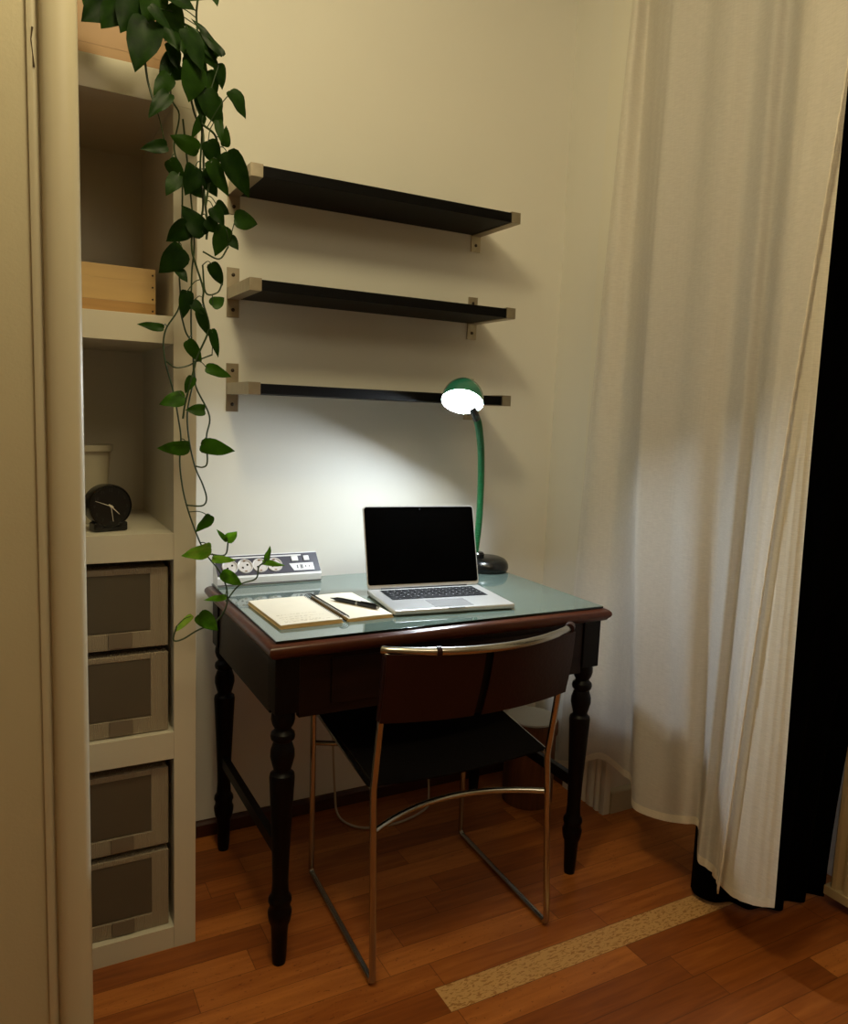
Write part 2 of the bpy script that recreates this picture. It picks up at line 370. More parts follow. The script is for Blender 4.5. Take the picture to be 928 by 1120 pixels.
# casing at the corner of the right wall and the low skirting behind it
prof = [(XR, 1.965), (1.650, 1.962), (1.650, 1.85), (1.654, 1.845), (1.648, 1.838), (1.648, 1.815), (1.653, 1.808), (1.647, 1.80), (1.645, 1.787), (1.652, 1.78), (1.646, 1.772), (1.648, 1.755), (1.672, 1.7535), (1.675, 1.765), (XR, 1.765)]
bm = B(); prism(bm, prof, 'z', 0.0, ZC); struct('trim_3', bm, M['casing'], angle=60)
bm = B(); prism(bm, [(1.765, 0), (1.750, 0), (1.750, 0.064), (1.755, 0.072), (1.765, 0.078)], 'x', 1.676, 2.02); struct('baseboard_right', bm, M['trim'])
bm = B(); prism(bm, [(YB, 0), (YB-0.014, 0), (YB-0.014, 0.036), (YB-0.008, 0.044), (YB, 0.046)], 'x', -0.14, XR); struct('baseboard_back', bm, M['skirt'])
bm = B(); box(bm, XR-0.012, 1.966, 0, XR, YB-0.015, 0.044, bev=0.002); struct('baseboard_corner', bm, M['skirt'])

# ------------------------------------------------------------ bookcase
bc = thing('bookcase', 'tall cream white open bookcase standing against the wall beside the desk', 'bookcase', (0.115, 1.9, 0))
BX0, BX1, BF, BB = -0.135, 0.366, 1.703, 2.115
def pb(name, m, parent, *a, bev=0.0):      # box in world coords, stored relative to its parent thing
    bm = B(); box(bm, *a, bev=bev)
    return rel(obj(name, bm, m), parent)
def rel(o, parent):
    M_ = Matrix.Identity(4); p = parent
    while p: M_ = p.matrix_basis @ M_; p = p.parent
    o.data.transform(M_.inverted()); o.parent = parent; return o
o = pb('side_panel', M['white'], bc, 0.318, BF, 0, BX1, BB, 1.838, bev=0.0012)
o = pb('side_panel', M['white'], bc, BX0, BF, 0, BX0+0.048, BB, 1.838, bev=0.0012)
pb('top_panel', M['white'], bc, BX0, BF, 1.838, BX1, BB, 1.900, bev=0.0012)
for z0, z1 in ((0.0, 0.052), (0.459, 0.521), (0.911, 0.969), (1.368, 1.424)):
    pb('shelf', M['white'], bc, BX0+0.048, BF+0.0008, z0, 0.318, BB-0.012, z1, bev=0.0008)
pb('back_panel', M['white'], bc, BX0+0.048, BB-0.012, 0.0, 0.318, BB-0.004, 1.838)

# wooden crates
def crate(loc, size, label, m, m2, h):
    t = thing('wooden_crate', label, 'crate', loc)
    X, Y = size; th = 0.011
    def q(name, mm, *a, bev=0.001):
        bm = B(); box(bm, *a, bev=bev); return obj(name, bm, mm, t)
    bm = B()
    if m is m2: box(bm, -X/2, -Y/2, h*0.28, X/2, -Y/2+th, h)
    else: box(bm, -X/2, -Y/2, h*0.28, X/2, -Y/2+th, h*0.72, bev=0.0003); box(bm, -X/2, -Y/2, h*0.72, X/2, -Y/2+th, h, bev=0.0004)
    obj('front_board', bm, m, t)
    q('bottom_slat', m2, -X/2, -Y/2, 0, X/2, -Y/2+th, h*0.279)
    q('side_board', m, -X/2, -Y/2+th, 0, -X/2+th, Y/2, h); q('side_board', m, X/2-th, -Y/2+th, 0, X/2, Y/2, h)
    q('back_board', m, -X/2+th, Y/2-th, 0, X/2-th, Y/2, h); q('base_board', m2, -X/2+th, -Y/2+th, 0, X/2-th, Y/2-th, th)
    bm = B()
    for k in range(4):
        lathe(bm, [(0.002, 0), (0.002, 0.0008), (0.0, 0.0009)], n=8, mtx=Matrix.Translation((X/2-0.006, -Y/2-0.0001, h*(0.12+0.25*k))) @ Matrix.Rotation(PI/2, 4, 'X'))
    pieces('nail', bm, M['screw'], t)
    return t
crate((0.115, 1.895, 1.4245), (0.355, 0.27), 'light pine crate sitting inside the bookcase on its second shelf', M['pine'], M['pinetrim'], 0.098)
crate((0.128, 1.866, 1.9005), (0.376, 0.25), 'orange pine crate on top of the bookcase under the trailing plant', M['pine2'], M['pine2'], 0.115)

# storage drawers
def drawer(z0, z1, label, tilt):
    t = thing('fabric_drawer', label, 'storage box', (0.116, 1.722, z0), group='fabric drawers in the bookcase')
    X0, X1, H = -0.198, 0.193, z1-z0
    t.rotation_euler = (0, tilt, 0)
    def q(name, mm, *a, bev=0.002):
        bm = B(); box(bm, *a, bev=bev); return obj(name, bm, mm, t)
    q('box_body', M['drawerfab'], X0, 0.003, 0, X1, 0.34, H, bev=0.004)
    q('window', M['mesh'], X0+0.03, 0.0, 0.038, X1-0.036, 0.004, H-0.012)
    q('side_border', M['drawerfab'], X1-0.037, -0.002, 0.034, X1, 0.004, H)
    q('side_border', M['drawerfab'], X0, -0.002, 0.034, X0+0.031, 0.004, H)
    q('top_border', M['drawerfab'], X0+0.031, -0.0016, H-0.013, X1-0.037, 0.004, H)
    q('bottom_border', M['drawerfab'], X0, -0.0024, 0, X1, 0.004, 0.036)
    q('pull_tab', M['tab'], 0.070, -0.0062, 0.004, 0.118, -0.002, 0.037, bev=0.0015)
    return t
drawer(0.7175, 0.893, 'grey beige fabric drawer under the clock shelf, topmost of four', 0.0)
drawer(0.5225, 0.703, 'grey beige fabric drawer, second from the top, below another in the same compartment', -0.0)
drawer(0.252, 0.435, 'grey beige fabric drawer, third from the top, upper one of the bottom compartment', 0.0)
drawer(0.0530, 0.237, 'grey beige fabric drawer in the bottom of the bookcase, lowest of four', 0.0)

# clock
ck = thing('alarm_clock', 'round black alarm clock with pale hands on the bookcase shelf', 'clock', (0.196, 1.765, 0.9695))
ck.rotation_euler = (0, 0, math.radians(14))
RX = Matrix.Translation((0, 0, 0.054)) @ Matrix.Rotation(PI/2, 4, 'X')
bm = B(); lathe(bm, [(0.0, -0.034), (0.036, -0.034), (0.0445, -0.028), (0.046, -0.01), (0.046, 0.008), (0.0445, 0.012), (0.0425, 0.0125), (0.0415, 0.010), (0.0, 0.010)], n=48, mtx=RX); obj('case', bm, M['black'], ck)
bm = B(); lathe(bm, [(0.0, 0.0098), (0.0415, 0.0098), (0.0415, 0.0106), (0.0, 0.0106)], n=48, mtx=RX); obj('dial', bm, M['clockface'], ck)
for s in (-1, 1):
    bm = B(); box(bm, s*0.026-0.010, -0.012, 0, s*0.026+0.010, 0.02, 0.020, bev=0.004); obj('foot', bm, M['black'], ck)
bm = B(); box(bm, -0.034, -0.013, 0.0, 0.034, -0.002, 0.010, bev=0.003); obj('base_bar', bm, M['black'], ck)
dg = bpy.context.evaluated_depsgraph_get()
def text_bm(s, size, mtx, bm, ext=0.0002):
    cu = bpy.data.curves.new('t', 'FONT'); cu.body = s; cu.size = size; cu.align_x = 'CENTER'; cu.align_y = 'CENTER'; cu.extrude = ext
    o = bpy.data.objects.new('t', cu); C.objects.link(o); bpy.context.view_layer.update()
    me = bpy.data.meshes.new_from_object(o.evaluated_get(bpy.context.evaluated_depsgraph_get())); me.transform(mtx)
    bm.from_mesh(me); bpy.data.objects.remove(o); bpy.data.curves.remove(cu); bpy.data.meshes.remove(me)
bm = B()
for k in range(1, 13):
    a = 2*PI*k/12
    text_bm(str(k), 0.0095, Matrix.Translation((0.034*math.sin(a), -0.0110, 0.054+0.034*math.cos(a))) @ Matrix.Rotation(PI/2, 4, 'X'), bm)
obj('numerals', bm, M['numeral'], ck, smooth=False)
def clock_hand(dx, dz, ln, wd, name, tail=0.006):
    bm = B(); d = Vector((dx, 0, dz)).normalized(); n = Vector((-d.z, 0, d.x)); c = Vector((0, -0.0125, 0.054))
    q = [c-d*tail-n*wd*.6, c-d*tail+n*wd*.6, c+d*ln+n*wd*.25, c+d*ln-n*wd*.25]
    A = [bm.verts.new(p) for p in q]; Bv = [bm.verts.new(p+Vector((0, 0.0006, 0))) for p in q]
    for i in range(4): bm.faces.new((A[i], A[(i+1) % 4], Bv[(i+1) % 4], Bv[i]))
    bm.faces.new(A); bm.faces.new(Bv); obj(name, bm, M['hand'], ck, smooth=False)
clock_hand(-0.034, 0.013, 0.035, 0.0013, 'minute_hand'); clock_hand(0.018, -0.018, 0.025, 0.0019, 'hour_hand'); clock_hand(0.004, -0.03, 0.033, 0.0013, 'alarm_hand', 0.002)
bm = B(); lathe(bm, [(0.0, 0.0155), (0.0025, 0.0155), (0.0025, 0.0105), (0, 0.0105)][::-1], n=14, mtx=RX); obj('hand_cap', bm, M['hand'], ck)

# cream pot behind the clock
bm = B(); lathe(bm, [(0.0, 0), (0.044, 0), (0.047, 0.004), (0.056, 0.150), (0.0565, 0.163), (0.0625, 0.1635), (0.0625, 0.176), (0.0605, 0.1772), (0.0585, 0.176), (0.0545, 0.15), (0.044, 0.012), (0.0, 0.010)], n=48)
o = obj('plant_pot', bm, M['pot']); o.location = (0.160, 1.915, 0.9695); tag(o, 'empty cream pot with a thin rim behind the black clock', 'pot')

# ------------------------------------------------------------ trailing pothos
pl = thing('trailing_pothos', 'trailing green pothos cascading from the top of the bookcase', 'plant', (0.215, 1.832, 1.912))
bm = B(); lathe(bm, [(0.0, 0), (0.052, 0), (0.055, 0.004), (0.068, 0.118), (0.072, 0.120), (0.072, 0.134), (0.069, 0.135), (0.066, 0.120), (0.060, 0.10), (0.0, 0.10)], n=40); obj('pot', bm, M['pot'], pl)
bm = B(); lathe(bm, [(0.0, 0.108), (0.03, 0.112), (0.062, 0.104), (0.06, 0.101), (0, 0.101)][::-1], n=24); obj('soil', bm, M['soil'], pl)
CURTAIN_A=[[[1.605, 1.831, 2.43], [1.62, 1.917, 1.156], [1.62, 1.958, 0.08]], [[1.59, 1.792, 2.41], [1.61, 1.857, 1.145], [1.61, 1.855, 0.128]], [[1.64, 1.799, 2.426], [1.645, 1.797, 1.136], [1.62, 1.754, 0.194]], [[1.6, 1.716, 2.381], [1.61, 1.705, 1.142], [1.615, 1.654, 0.192]], [[1.575, 1.655, 2.349], [1.58, 1.655, 1.145], [1.605, 1.599, 0.187]], [[1.57, 1.616, 2.332], [1.56, 1.613, 1.148], [1.535, 1.512, 0.168]], [[1.595, 1.537, 2.306], [1.58, 1.521, 1.155], [1.55, 1.42, 0.176]], [[1.58, 1.449, 2.266], [1.57, 1.434, 1.161], [1.54, 1.34, 0.209]], [[1.61, 1.393, 2.251], [1.6, 1.373, 1.165], [1.575, 1.322, 0.2]], [[1.6, 1.333, 2.224], [1.58, 1.306, 1.17], [1.525, 1.271, 0.151]], [[1.625, 1.308, 2.22], [1.6, 1.285, 1.171], [1.545, 1.254, 0.131]], [[1.58, 1.229, 2.176], [1.56, 1.228, 1.175], [1.525, 1.214, 0.139]], [[1.565, 1.164, 2.145], [1.55, 1.193, 1.177], [1.515, 1.199, 0.129]], [[1.555, 1.093, 2.114], [1.54, 1.15, 1.18], [1.505, 1.186, 0.115]]]
CURTAIN_B=[[[1.62, 1.274, 2.205], [1.6, 1.244, 1.174], [1.545, 1.239, 0.122]], [[1.585, 1.201, 2.166], [1.556, 1.169, 1.179], [1.515, 1.157, 0.125]], [[1.57, 1.141, 2.137], [1.55, 1.123, 1.182], [1.512, 1.091, 0.141]], [[1.578, 1.116, 2.129], [1.558, 1.096, 1.184], [1.518, 1.042, 0.163]]]
VINES={'a': [[0.31, 1.6, 2.021], [0.317, 1.6, 1.928], [0.325, 1.6, 1.857], [0.339, 1.6, 1.795], [0.354, 1.6, 1.769], [0.356, 1.6, 1.706], [0.358, 1.6, 1.647], [0.364, 1.6, 1.596], [0.362, 1.6, 1.567]], 'b': [[0.271, 1.6, 2.011], [0.248, 1.6, 1.927], [0.251, 1.6, 1.852], [0.262, 1.6, 1.806]], 'c': [[0.307, 1.635, 1.906], [0.301, 1.635, 1.832], [0.317, 1.635, 1.8], [0.308, 1.635, 1.748], [0.31, 1.635, 1.723], [0.322, 1.635, 1.692], [0.322, 1.635, 1.605], [0.317, 1.635, 1.567], [0.317, 1.635, 1.5], [0.317, 1.635, 1.438], [0.29, 1.635, 1.388], [0.288, 1.635, 1.337], [0.306, 1.635, 1.266], [0.315, 1.635, 1.215], [0.32, 1.635, 1.175], [0.318, 1.635, 1.118], [0.331, 1.635, 1.039], [0.365, 1.635, 0.945], [0.4, 1.635, 0.894], [0.416, 1.635, 0.853], [0.414, 1.635, 0.813], [0.391, 1.635, 0.784], [0.352, 1.635, 0.768], [0.324, 1.635, 0.753], [0.305, 1.635, 0.753], [0.311, 1.635, 0.782]], 'd': [[0.344, 1.61, 1.971], [0.351, 1.61, 1.875], [0.355, 1.61, 1.776], [0.352, 1.61, 1.699], [0.357, 1.61, 1.623], [0.338, 1.61, 1.577], [0.336, 1.61, 1.548], [0.341, 1.61, 1.526], [0.358, 1.61, 1.475], [0.358, 1.61, 1.448], [0.37, 1.61, 1.405], [0.365, 1.61, 1.381], [0.347, 1.61, 1.34], [0.34, 1.61, 1.313], [0.324, 1.61, 1.249], [0.319, 1.61, 1.216]], 'e': [[0.321, 1.62, 1.788], [0.342, 1.62, 1.58], [0.338, 1.62, 1.501], [0.337, 1.62, 1.394], [0.342, 1.62, 1.331], [0.344, 1.62, 1.304], [0.348, 1.62, 1.277], [0.374, 1.62, 1.223], [0.368, 1.62, 1.18], [0.37, 1.62, 1.129], [0.361, 1.62, 1.118], [0.346, 1.62, 1.12]], 'f': [[0.316, 1.63, 1.437], [0.328, 1.63, 1.39], [0.341, 1.63, 1.363], [0.343, 1.63, 1.295], [0.332, 1.63, 1.231], [0.335, 1.63, 1.175], [0.347, 1.63, 1.119], [0.363, 1.63, 1.081], [0.371, 1.63, 1.052], [0.363, 1.63, 1.037], [0.336, 1.63, 1.038], [0.33, 1.63, 1.04]], 'g': [[0.42, 1.66, 0.82], [0.45, 1.66, 0.855], [0.487, 1.66, 0.867], [0.493, 1.66, 0.893], [0.507, 1.66, 0.903]], 'h': [[0.375, 1.63, 0.934], [0.41, 1.63, 0.93], [0.417, 1.63, 0.959]], 'i': [[0.35, 1.59, 1.777], [0.377, 1.59, 1.758], [0.377, 1.59, 1.716], [0.365, 1.59, 1.671], [0.358, 1.59, 1.628]], 'j': [[0.355, 1.6, 1.543], [0.387, 1.6, 1.533], [0.405, 1.6, 1.559]], 'k': [[0.357, 1.61, 1.519], [0.363, 1.61, 1.467], [0.386, 1.61, 1.469], [0.396, 1.61, 1.488]], 'l': [[0.29, 1.625, 1.328], [0.307, 1.625, 1.317], [0.332, 1.625, 1.322], [0.356, 1.625, 1.336], [0.38, 1.625, 1.347]]}
LEAVES=[['b', [0.25, 1.57, 1.922], [0.228, 1.564, 1.843], 0.0543], ['a', [0.319, 1.56, 1.923], [0.343, 1.55, 1.864], 0.0402], ['a', [0.333, 1.565, 1.868], [0.324, 1.563, 1.808], 0.0475], ['c', [0.293, 1.6, 1.852], [0.266, 1.592, 1.814], 0.0291], ['c', [0.288, 1.59, 1.815], [0.254, 1.58, 1.771], 0.0273], ['i', [0.373, 1.58, 1.902], [0.317, 1.578, 1.942], 0.0225], ['i', [0.38, 1.57, 1.902], [0.334, 1.58, 1.956], 0.0189], ['i', [0.379, 1.58, 1.885], [0.388, 1.587, 1.849], 0.0208], ['a', [0.353, 1.58, 1.829], [0.388, 1.586, 1.779], 0.0397], ['a', [0.347, 1.59, 1.838], [0.351, 1.583, 1.781], 0.0243], ['i', [0.398, 1.56, 1.834], [0.427, 1.561, 1.798], 0.0312], ['b', [0.285, 1.6, 1.726], [0.243, 1.595, 1.714], 0.0224], ['c', [0.344, 1.6, 1.732], [0.297, 1.592, 1.744], 0.0299], ['i', [0.394, 1.59, 1.746], [0.395, 1.581, 1.777], 0.0177], ['i', [0.379, 1.58, 1.784], [0.383, 1.573, 1.748], 0.0157], ['i', [0.36, 1.58, 1.742], [0.382, 1.59, 1.707], 0.0332], ['i', [0.363, 1.57, 1.703], [0.399, 1.578, 1.654], 0.0296], ['i', [0.394, 1.56, 1.721], [0.434, 1.567, 1.656], 0.0402], ['c', [0.295, 1.61, 1.704], [0.322, 1.617, 1.672], 0.0262], ['c', [0.31, 1.61, 1.679], [0.288, 1.603, 1.643], 0.0281], ['d', [0.339, 1.6, 1.696], [0.324, 1.595, 1.647], 0.0405], ['d', [0.358, 1.59, 1.679], [0.38, 1.593, 1.651], 0.0247], ['d', [0.355, 1.6, 1.578], [0.318, 1.606, 1.623], 0.0358], ['c', [0.327, 1.61, 1.591], [0.293, 1.619, 1.559], 0.0356], ['a', [0.379, 1.59, 1.633], [0.406, 1.599, 1.622], 0.0232], ['a', [0.371, 1.58, 1.623], [0.387, 1.57, 1.594], 0.0248], ['j', [0.414, 1.58, 1.609], [0.457, 1.583, 1.608], 0.0341], ['d', [0.36, 1.59, 1.601], [0.386, 1.594, 1.583], 0.0267], ['j', [0.397, 1.59, 1.591], [0.38, 1.59, 1.54], 0.0342], ['j', [0.407, 1.6, 1.576], [0.422, 1.592, 1.556], 0.02], ['c', [0.315, 1.6, 1.54], [0.277, 1.599, 1.496], 0.0443], ['c', [0.31, 1.61, 1.503], [0.325, 1.6, 1.484], 0.0196], ['k', [0.373, 1.6, 1.521], [0.396, 1.61, 1.486], 0.0235], ['k', [0.375, 1.6, 1.442], [0.399, 1.609, 1.461], 0.0237], ['d', [0.324, 1.6, 1.462], [0.319, 1.601, 1.416], 0.025], ['d', [0.336, 1.6, 1.444], [0.358, 1.595, 1.424], 0.0198], ['d', [0.347, 1.6, 1.427], [0.369, 1.61, 1.385], 0.0199], ['l', [0.376, 1.61, 1.393], [0.389, 1.612, 1.345], 0.0165], ['c', [0.281, 1.62, 1.391], [0.239, 1.629, 1.397], 0.0162], ['e', [0.329, 1.61, 1.368], [0.356, 1.618, 1.331], 0.0236], ['f', [0.338, 1.61, 1.298], [0.324, 1.61, 1.269], 0.0183], ['e', [0.367, 1.61, 1.318], [0.413, 1.608, 1.306], 0.0221], ['c', [0.322, 1.62, 1.258], [0.279, 1.622, 1.245], 0.0294], ['e', [0.36, 1.61, 1.234], [0.327, 1.608, 1.234], 0.0222], ['c', [0.33, 1.62, 1.159], [0.275, 1.612, 1.155], 0.0279], ['e', [0.359, 1.61, 1.163], [0.419, 1.605, 1.151], 0.0317], ['c', [0.376, 1.62, 1.015], [0.352, 1.628, 0.982], 0.0248], ['c', [0.375, 1.62, 0.947], [0.322, 1.609, 0.935], 0.0325], ['h', [0.413, 1.62, 0.961], [0.429, 1.609, 0.98], 0.0232], ['h', [0.411, 1.62, 0.963], [0.392, 1.623, 0.985], 0.0097], ['h', [0.384, 1.62, 0.925], [0.427, 1.615, 0.92], 0.0154], ['g', [0.406, 1.63, 0.89], [0.446, 1.631, 0.863], 0.0254], ['c', [0.411, 1.63, 0.838], [0.37, 1.629, 0.834], 0.0137], ['c', [0.354, 1.61, 0.808], [0.388, 1.606, 0.774], 0.0325], ['c', [0.337, 1.62, 0.805], [0.308, 1.632, 0.771], 0.0134], ['g', [0.511, 1.66, 0.907], [0.517, 1.653, 0.937], 0.0143], ['g', [0.505, 1.66, 0.903], [0.551, 1.658, 0.894], 0.0122], ['a', [0.189, 1.6, 1.955], [0.146, 1.593, 1.913], 0.0491], ['a', [0.217, 1.58, 1.966], [0.175, 1.583, 1.908], 0.0555], ['a', [0.232, 1.57, 1.969], [0.207, 1.565, 1.901], 0.0489], ['b', [0.233, 1.58, 1.969], [0.248, 1.577, 1.925], 0.0426], ['b', [0.264, 1.56, 1.976], [0.246, 1.566, 1.922], 0.0425], ['d', [0.277, 1.56, 1.977], [0.327, 1.556, 1.964], 0.0361], ['d', [0.252, 1.55, 1.942], [0.285, 1.551, 1.917], 0.0195], ['d', [0.285, 1.57, 1.958], [0.313, 1.58, 1.929], 0.0399], ['i', [0.28, 1.58, 1.943], [0.304, 1.57, 1.895], 0.0334], ['i', [0.31, 1.6, 1.945], [0.321, 1.589, 1.896], 0.0341], ['a', [0.297, 1.6, 1.91], [0.309, 1.593, 1.869], 0.0273], ['a', [0.325, 1.59, 1.894], [0.36, 1.596, 1.866], 0.0377], ['i', [0.361, 1.6, 1.873], [0.379, 1.603, 1.839], 0.0314], ['a', [0.372, 1.6, 1.83], [0.384, 1.594, 1.797], 0.0281], ['i', [0.371, 1.6, 2.025], [0.38, 1.596, 1.999], 0.0173], ['c', [0.304, 1.62, 1.897], [0.279, 1.612, 1.853], 0.0277], ['d', [0.29, 1.58, 2.007], [0.362, 1.579, 2.002], 0.04], ['a', [0.169, 1.62, 1.999], [0.156, 1.609, 1.931], 0.0492], ['c', [0.282, 1.61, 1.875], [0.326, 1.615, 1.864], 0.0377], ['i', [0.352, 1.59, 1.789], [0.334, 1.6, 1.752], 0.0157], ['d', [0.333, 1.61, 1.671], [0.359, 1.621, 1.65], 0.0248], ['i', [0.336, 1.58, 1.916], [0.382, 1.586, 1.88], 0.0256], ['i', [0.371, 1.58, 1.694], [0.353, 1.591, 1.67], 0.0246]]
POT = Vector((0.215, 1.82, 2.02))
leaves_of = {}
for v, p, q, wd_ in LEAVES: leaves_of.setdefault(v, []).append((Vector(p), Vector(q), wd_))
def heart(bm, lay, p, q, wd_, tint, fold, roll):
    ax = q-p; ln = ax.length*1.16; wd_ = wd_*1.12; d = ax.normalized(); p = p - d*ln*0.06
    nrm = Vector((0, -1, 0)); nrm = (nrm - d*nrm.dot(d)).normalized(); side = d.cross(nrm)
    R = Matrix.Rotation(roll, 3, d); nrm = R @ nrm; side = R @ side
    T = [0, .06, .14, .25, .38, .52, .66, .78, .88, .95, 1.0]
    Wt = [.18, .62, .88, 1.0, .99, .88, .69, .48, .27, .11, .0]
    back = [-.02, -.07, -.08, -.05, -.01, 0, 0, 0, 0, 0, 0]
    mid = []; L_ = []; R_ = []; L2 = []; R2 = []
    for t, wq, bk in zip(T, Wt, back):
        sag = -0.16*ln*(t*t) + 0.06*ln*t
        c = p + d*ln*t + nrm*sag
        mid.append(bm.verts.new(c))
        hw = wq*wd_*0.5
        for lst, lst2, s in ((L_, L2, 1), (R_, R2, -1)):
            w1 = c + side*s*hw*0.5 + nrm*(fold*hw*0.35) + d*ln*bk*0.5
            w2 = c + side*s*hw + nrm*(fold*hw*0.45+0.05*ln*math.sin(9*t+roll*5)*wq) + d*ln*bk
            lst.append(bm.verts.new(w1)); lst2.append(bm.verts.new(w2))
    n = len(T)
    for i in range(n-1):
        for a, b in ((mid, L_), (L_, L2), (R_, mid), (R2, R_)):
            f = bm.faces.new((a[i], a[i+1], b[i+1], b[i])); f.smooth = True
            for lp in f.loops: lp[lay] = (tint, tint, tint, 1)
for key in sorted(VINES):
    pts = [Vector(p) for p in VINES[key]]
    if key in 'abcdi' and key != 'i':
        top = pts[0]
        pts = [POT+Vector(((top.x-POT.x)*0.3, -0.02, 0.0)), POT+Vector(((top.x-POT.x)*0.6, -0.075, 0.045)), Vector((top.x, top.y+0.02, max(top.z+0.02, 2.03)))] + pts
    cp = catmull(pts, 6)
    bm = B(); tube(bm, cp, 0.0018 if key in 'cefghjkl' else 0.0022, n=6)
    # petioles
    lv = leaves_of.get(key, [])
    for p, q, wd_ in lv:
        j = min(range(len(cp)), key=lambda i: (cp[i]-p-Vector((0, 0, 0.015))).length)
        a = cp[j]; 
        if (a-p).length > 0.004 and (a-p).length < 0.12:
            mid = (a+p)/2+Vector((0, -0.004, 0.006)); tube(bm, catmull([a, mid, p], 4), 0.0010, n=5)
    vn = rel(obj('vine', bm, M['vine']), pl)
    if lv:
        bm = B(); lay = bm.loops.layers.color.new('tint')
        for p, q, wd_ in lv:
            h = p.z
            base = 0.32 + 0.52*max(0, min(1, (1.5-h)/0.9))  # lower leaves coloured lighter, imitating lamp light on them
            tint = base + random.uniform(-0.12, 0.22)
            heart(bm, lay, p, q, wd_, tint, random.uniform(0.1, 0.8)*random.choice((1, 1, -1)), random.uniform(-0.35, 0.35))
        me = bpy.data.meshes.new('foliage'); bm.to_mesh(me); bm.free(); me.materials.append(M['leaf'])
        fo = bpy.data.objects.new('foliage', me); C.objects.link(fo); rel(fo, pl); fo.parent = vn

# ------------------------------------------------------------ wall shelves
def wall_shelf(z, label):     # z = top of the board
    t = thing('wall_shelf', label, 'shelf', (0.94, YB, z), group='black shelves on the wall above the desk')
    bm = B(); box(bm, -0.365, -0.2165, -0.029, 0.365, -0.004, -0.003, bev=0.0008); obj('board', bm, M['blackshelf'], t)
    for s in (-1, 1):
        xc = s*0.381; br_ = B()
        box(br_, xc-0.0155, -0.219, -0.031, xc+0.0155, -0.003, 0.0, bev=0.0006)
        br = obj('bracket', br_, M['nickel'], t)
        bm = B(); box(bm, xc-0.017, -0.0035, -0.078, xc+0.017, 0.0, 0.053, bev=0.0008)
        obj('wall_plate', bm, M['nickel'], br)
        for dz in (-0.058, 0.034):
            bm = B(); lathe(bm, [(0, 0.0), (0.0045, 0.0), (0.005, 0.0012), (0.003, 0.0025), (0, 0.0028)], n=14, mtx=Matrix.Translation((xc, -0.0035, dz)) @ Matrix.Rotation(PI/2, 4, 'X')); obj('screw', bm, M['screw'], br)
    return t
wall_shelf(1.829, 'uppermost of three narrow black wall shelves above the desk')
wall_shelf(1.560, 'middle black wall shelf between the upper and lower ones')
wall_shelf(1.306, 'lowest black wall shelf, behind the green lamp head')

# ------------------------------------------------------------ desk
dk = thing('writing_desk', 'dark mahogany writing desk with turned legs under a glass sheet', 'desk', (0.935, 1.80, 0))
def dobj(name, bm, m, **k): return rel(obj(name, bm, m, **k), dk)
DX0, DX1, DY0, DY1 = 0.476, 1.395, 1.511, 2.100
bm = B(); # moulded top: stacked profile
prof = [(0.012, 0.722), (0.006, 0.725), (0.004, 0.729), (0.0, 0.733), (-0.003, 0.739), (-0.002, 0.746), (0.003, 0.751), (0.010, 0.7545)]
rings = []
for ins, z in prof:
    rings.append([bm.verts.new(p) for p in ((DX0+ins, DY0+ins, z), (DX1-ins, DY0+ins, z), (DX1-ins, DY1-ins*.5, z), (DX0+ins, DY1-ins*.5, z))])
for a, b in zip(rings, rings[1:]):
    for i in range(4): bm.faces.new((a[i], a[(i+1) % 4], b[(i+1) % 4], b[i]))
bm.faces.new(rings[-1]); bm.faces.new(list(reversed(rings[0])))
dobj('desk_top', bm, M['desklit'], angle=50)
LX0, LX1, LY0, LY1 = 0.520, 1.352, 1.555, 2.060
legprof = [(0.0, 0.0), (0.0145, 0.0), (0.0165, 0.02), (0.0185, 0.075), (0.020, 0.095), (0.0245, 0.105), (0.0265, 0.118), (0.0270, 0.128), (0.0235, 0.135), (0.0235, 0.146), (0.0265, 0.152), (0.0255, 0.160), (0.0195, 0.170), (0.0180, 0.20), (0.0195, 0.26), (0.0225, 0.33), (0.0262, 0.41), (0.0280, 0.444), (0.0265, 0.452), (0.0205, 0.457), (0.0190, 0.462), (0.0225, 0.474), (0.0268, 0.492), (0.0262, 0.506), (0.0215, 0.521), (0.0195, 0.526), (0.0255, 0.532), (0.0270, 0.539), (0.0255, 0.546), (0.0190, 0.552), (0.0180, 0.556), (0.0235, 0.566), (0.0262, 0.577), (0.0255, 0.590), (0.022, 0.598), (0.022, 0.60), (0, 0.60)]
for lx in (LX0, LX1):
    for ly in (LY0, LY1):
        bm = B(); lathe(bm, legprof, lx, ly, n=28); box(bm, lx-0.0275, ly-0.0275, 0.596, lx+0.0275, ly+0.0275, 0.7219, bev=0.003)
        dobj('leg', bm, M['deskshaded'])
AZ0, AZ1 = 0.582, 0.7219
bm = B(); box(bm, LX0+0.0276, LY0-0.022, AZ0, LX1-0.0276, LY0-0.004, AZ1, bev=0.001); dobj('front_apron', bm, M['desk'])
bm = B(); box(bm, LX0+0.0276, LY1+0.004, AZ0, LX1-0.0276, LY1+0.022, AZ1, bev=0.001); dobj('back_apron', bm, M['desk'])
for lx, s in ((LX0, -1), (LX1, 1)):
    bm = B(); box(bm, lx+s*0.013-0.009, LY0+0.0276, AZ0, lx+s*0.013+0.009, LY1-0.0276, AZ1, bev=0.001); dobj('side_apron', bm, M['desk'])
    bm = B(); box(bm, lx-0.009, LY0+0.015, 0.248, lx+0.009, LY1-0.015, 0.280, bev=0.002); dobj('stretcher', bm, M['deskshaded'])
bm = B(); box(bm, 0.62, LY0-0.027, 0.604, 1.26, LY0-0.0218, 0.708, bev=0.002); dr = dobj('drawer', bm, M['desk'])
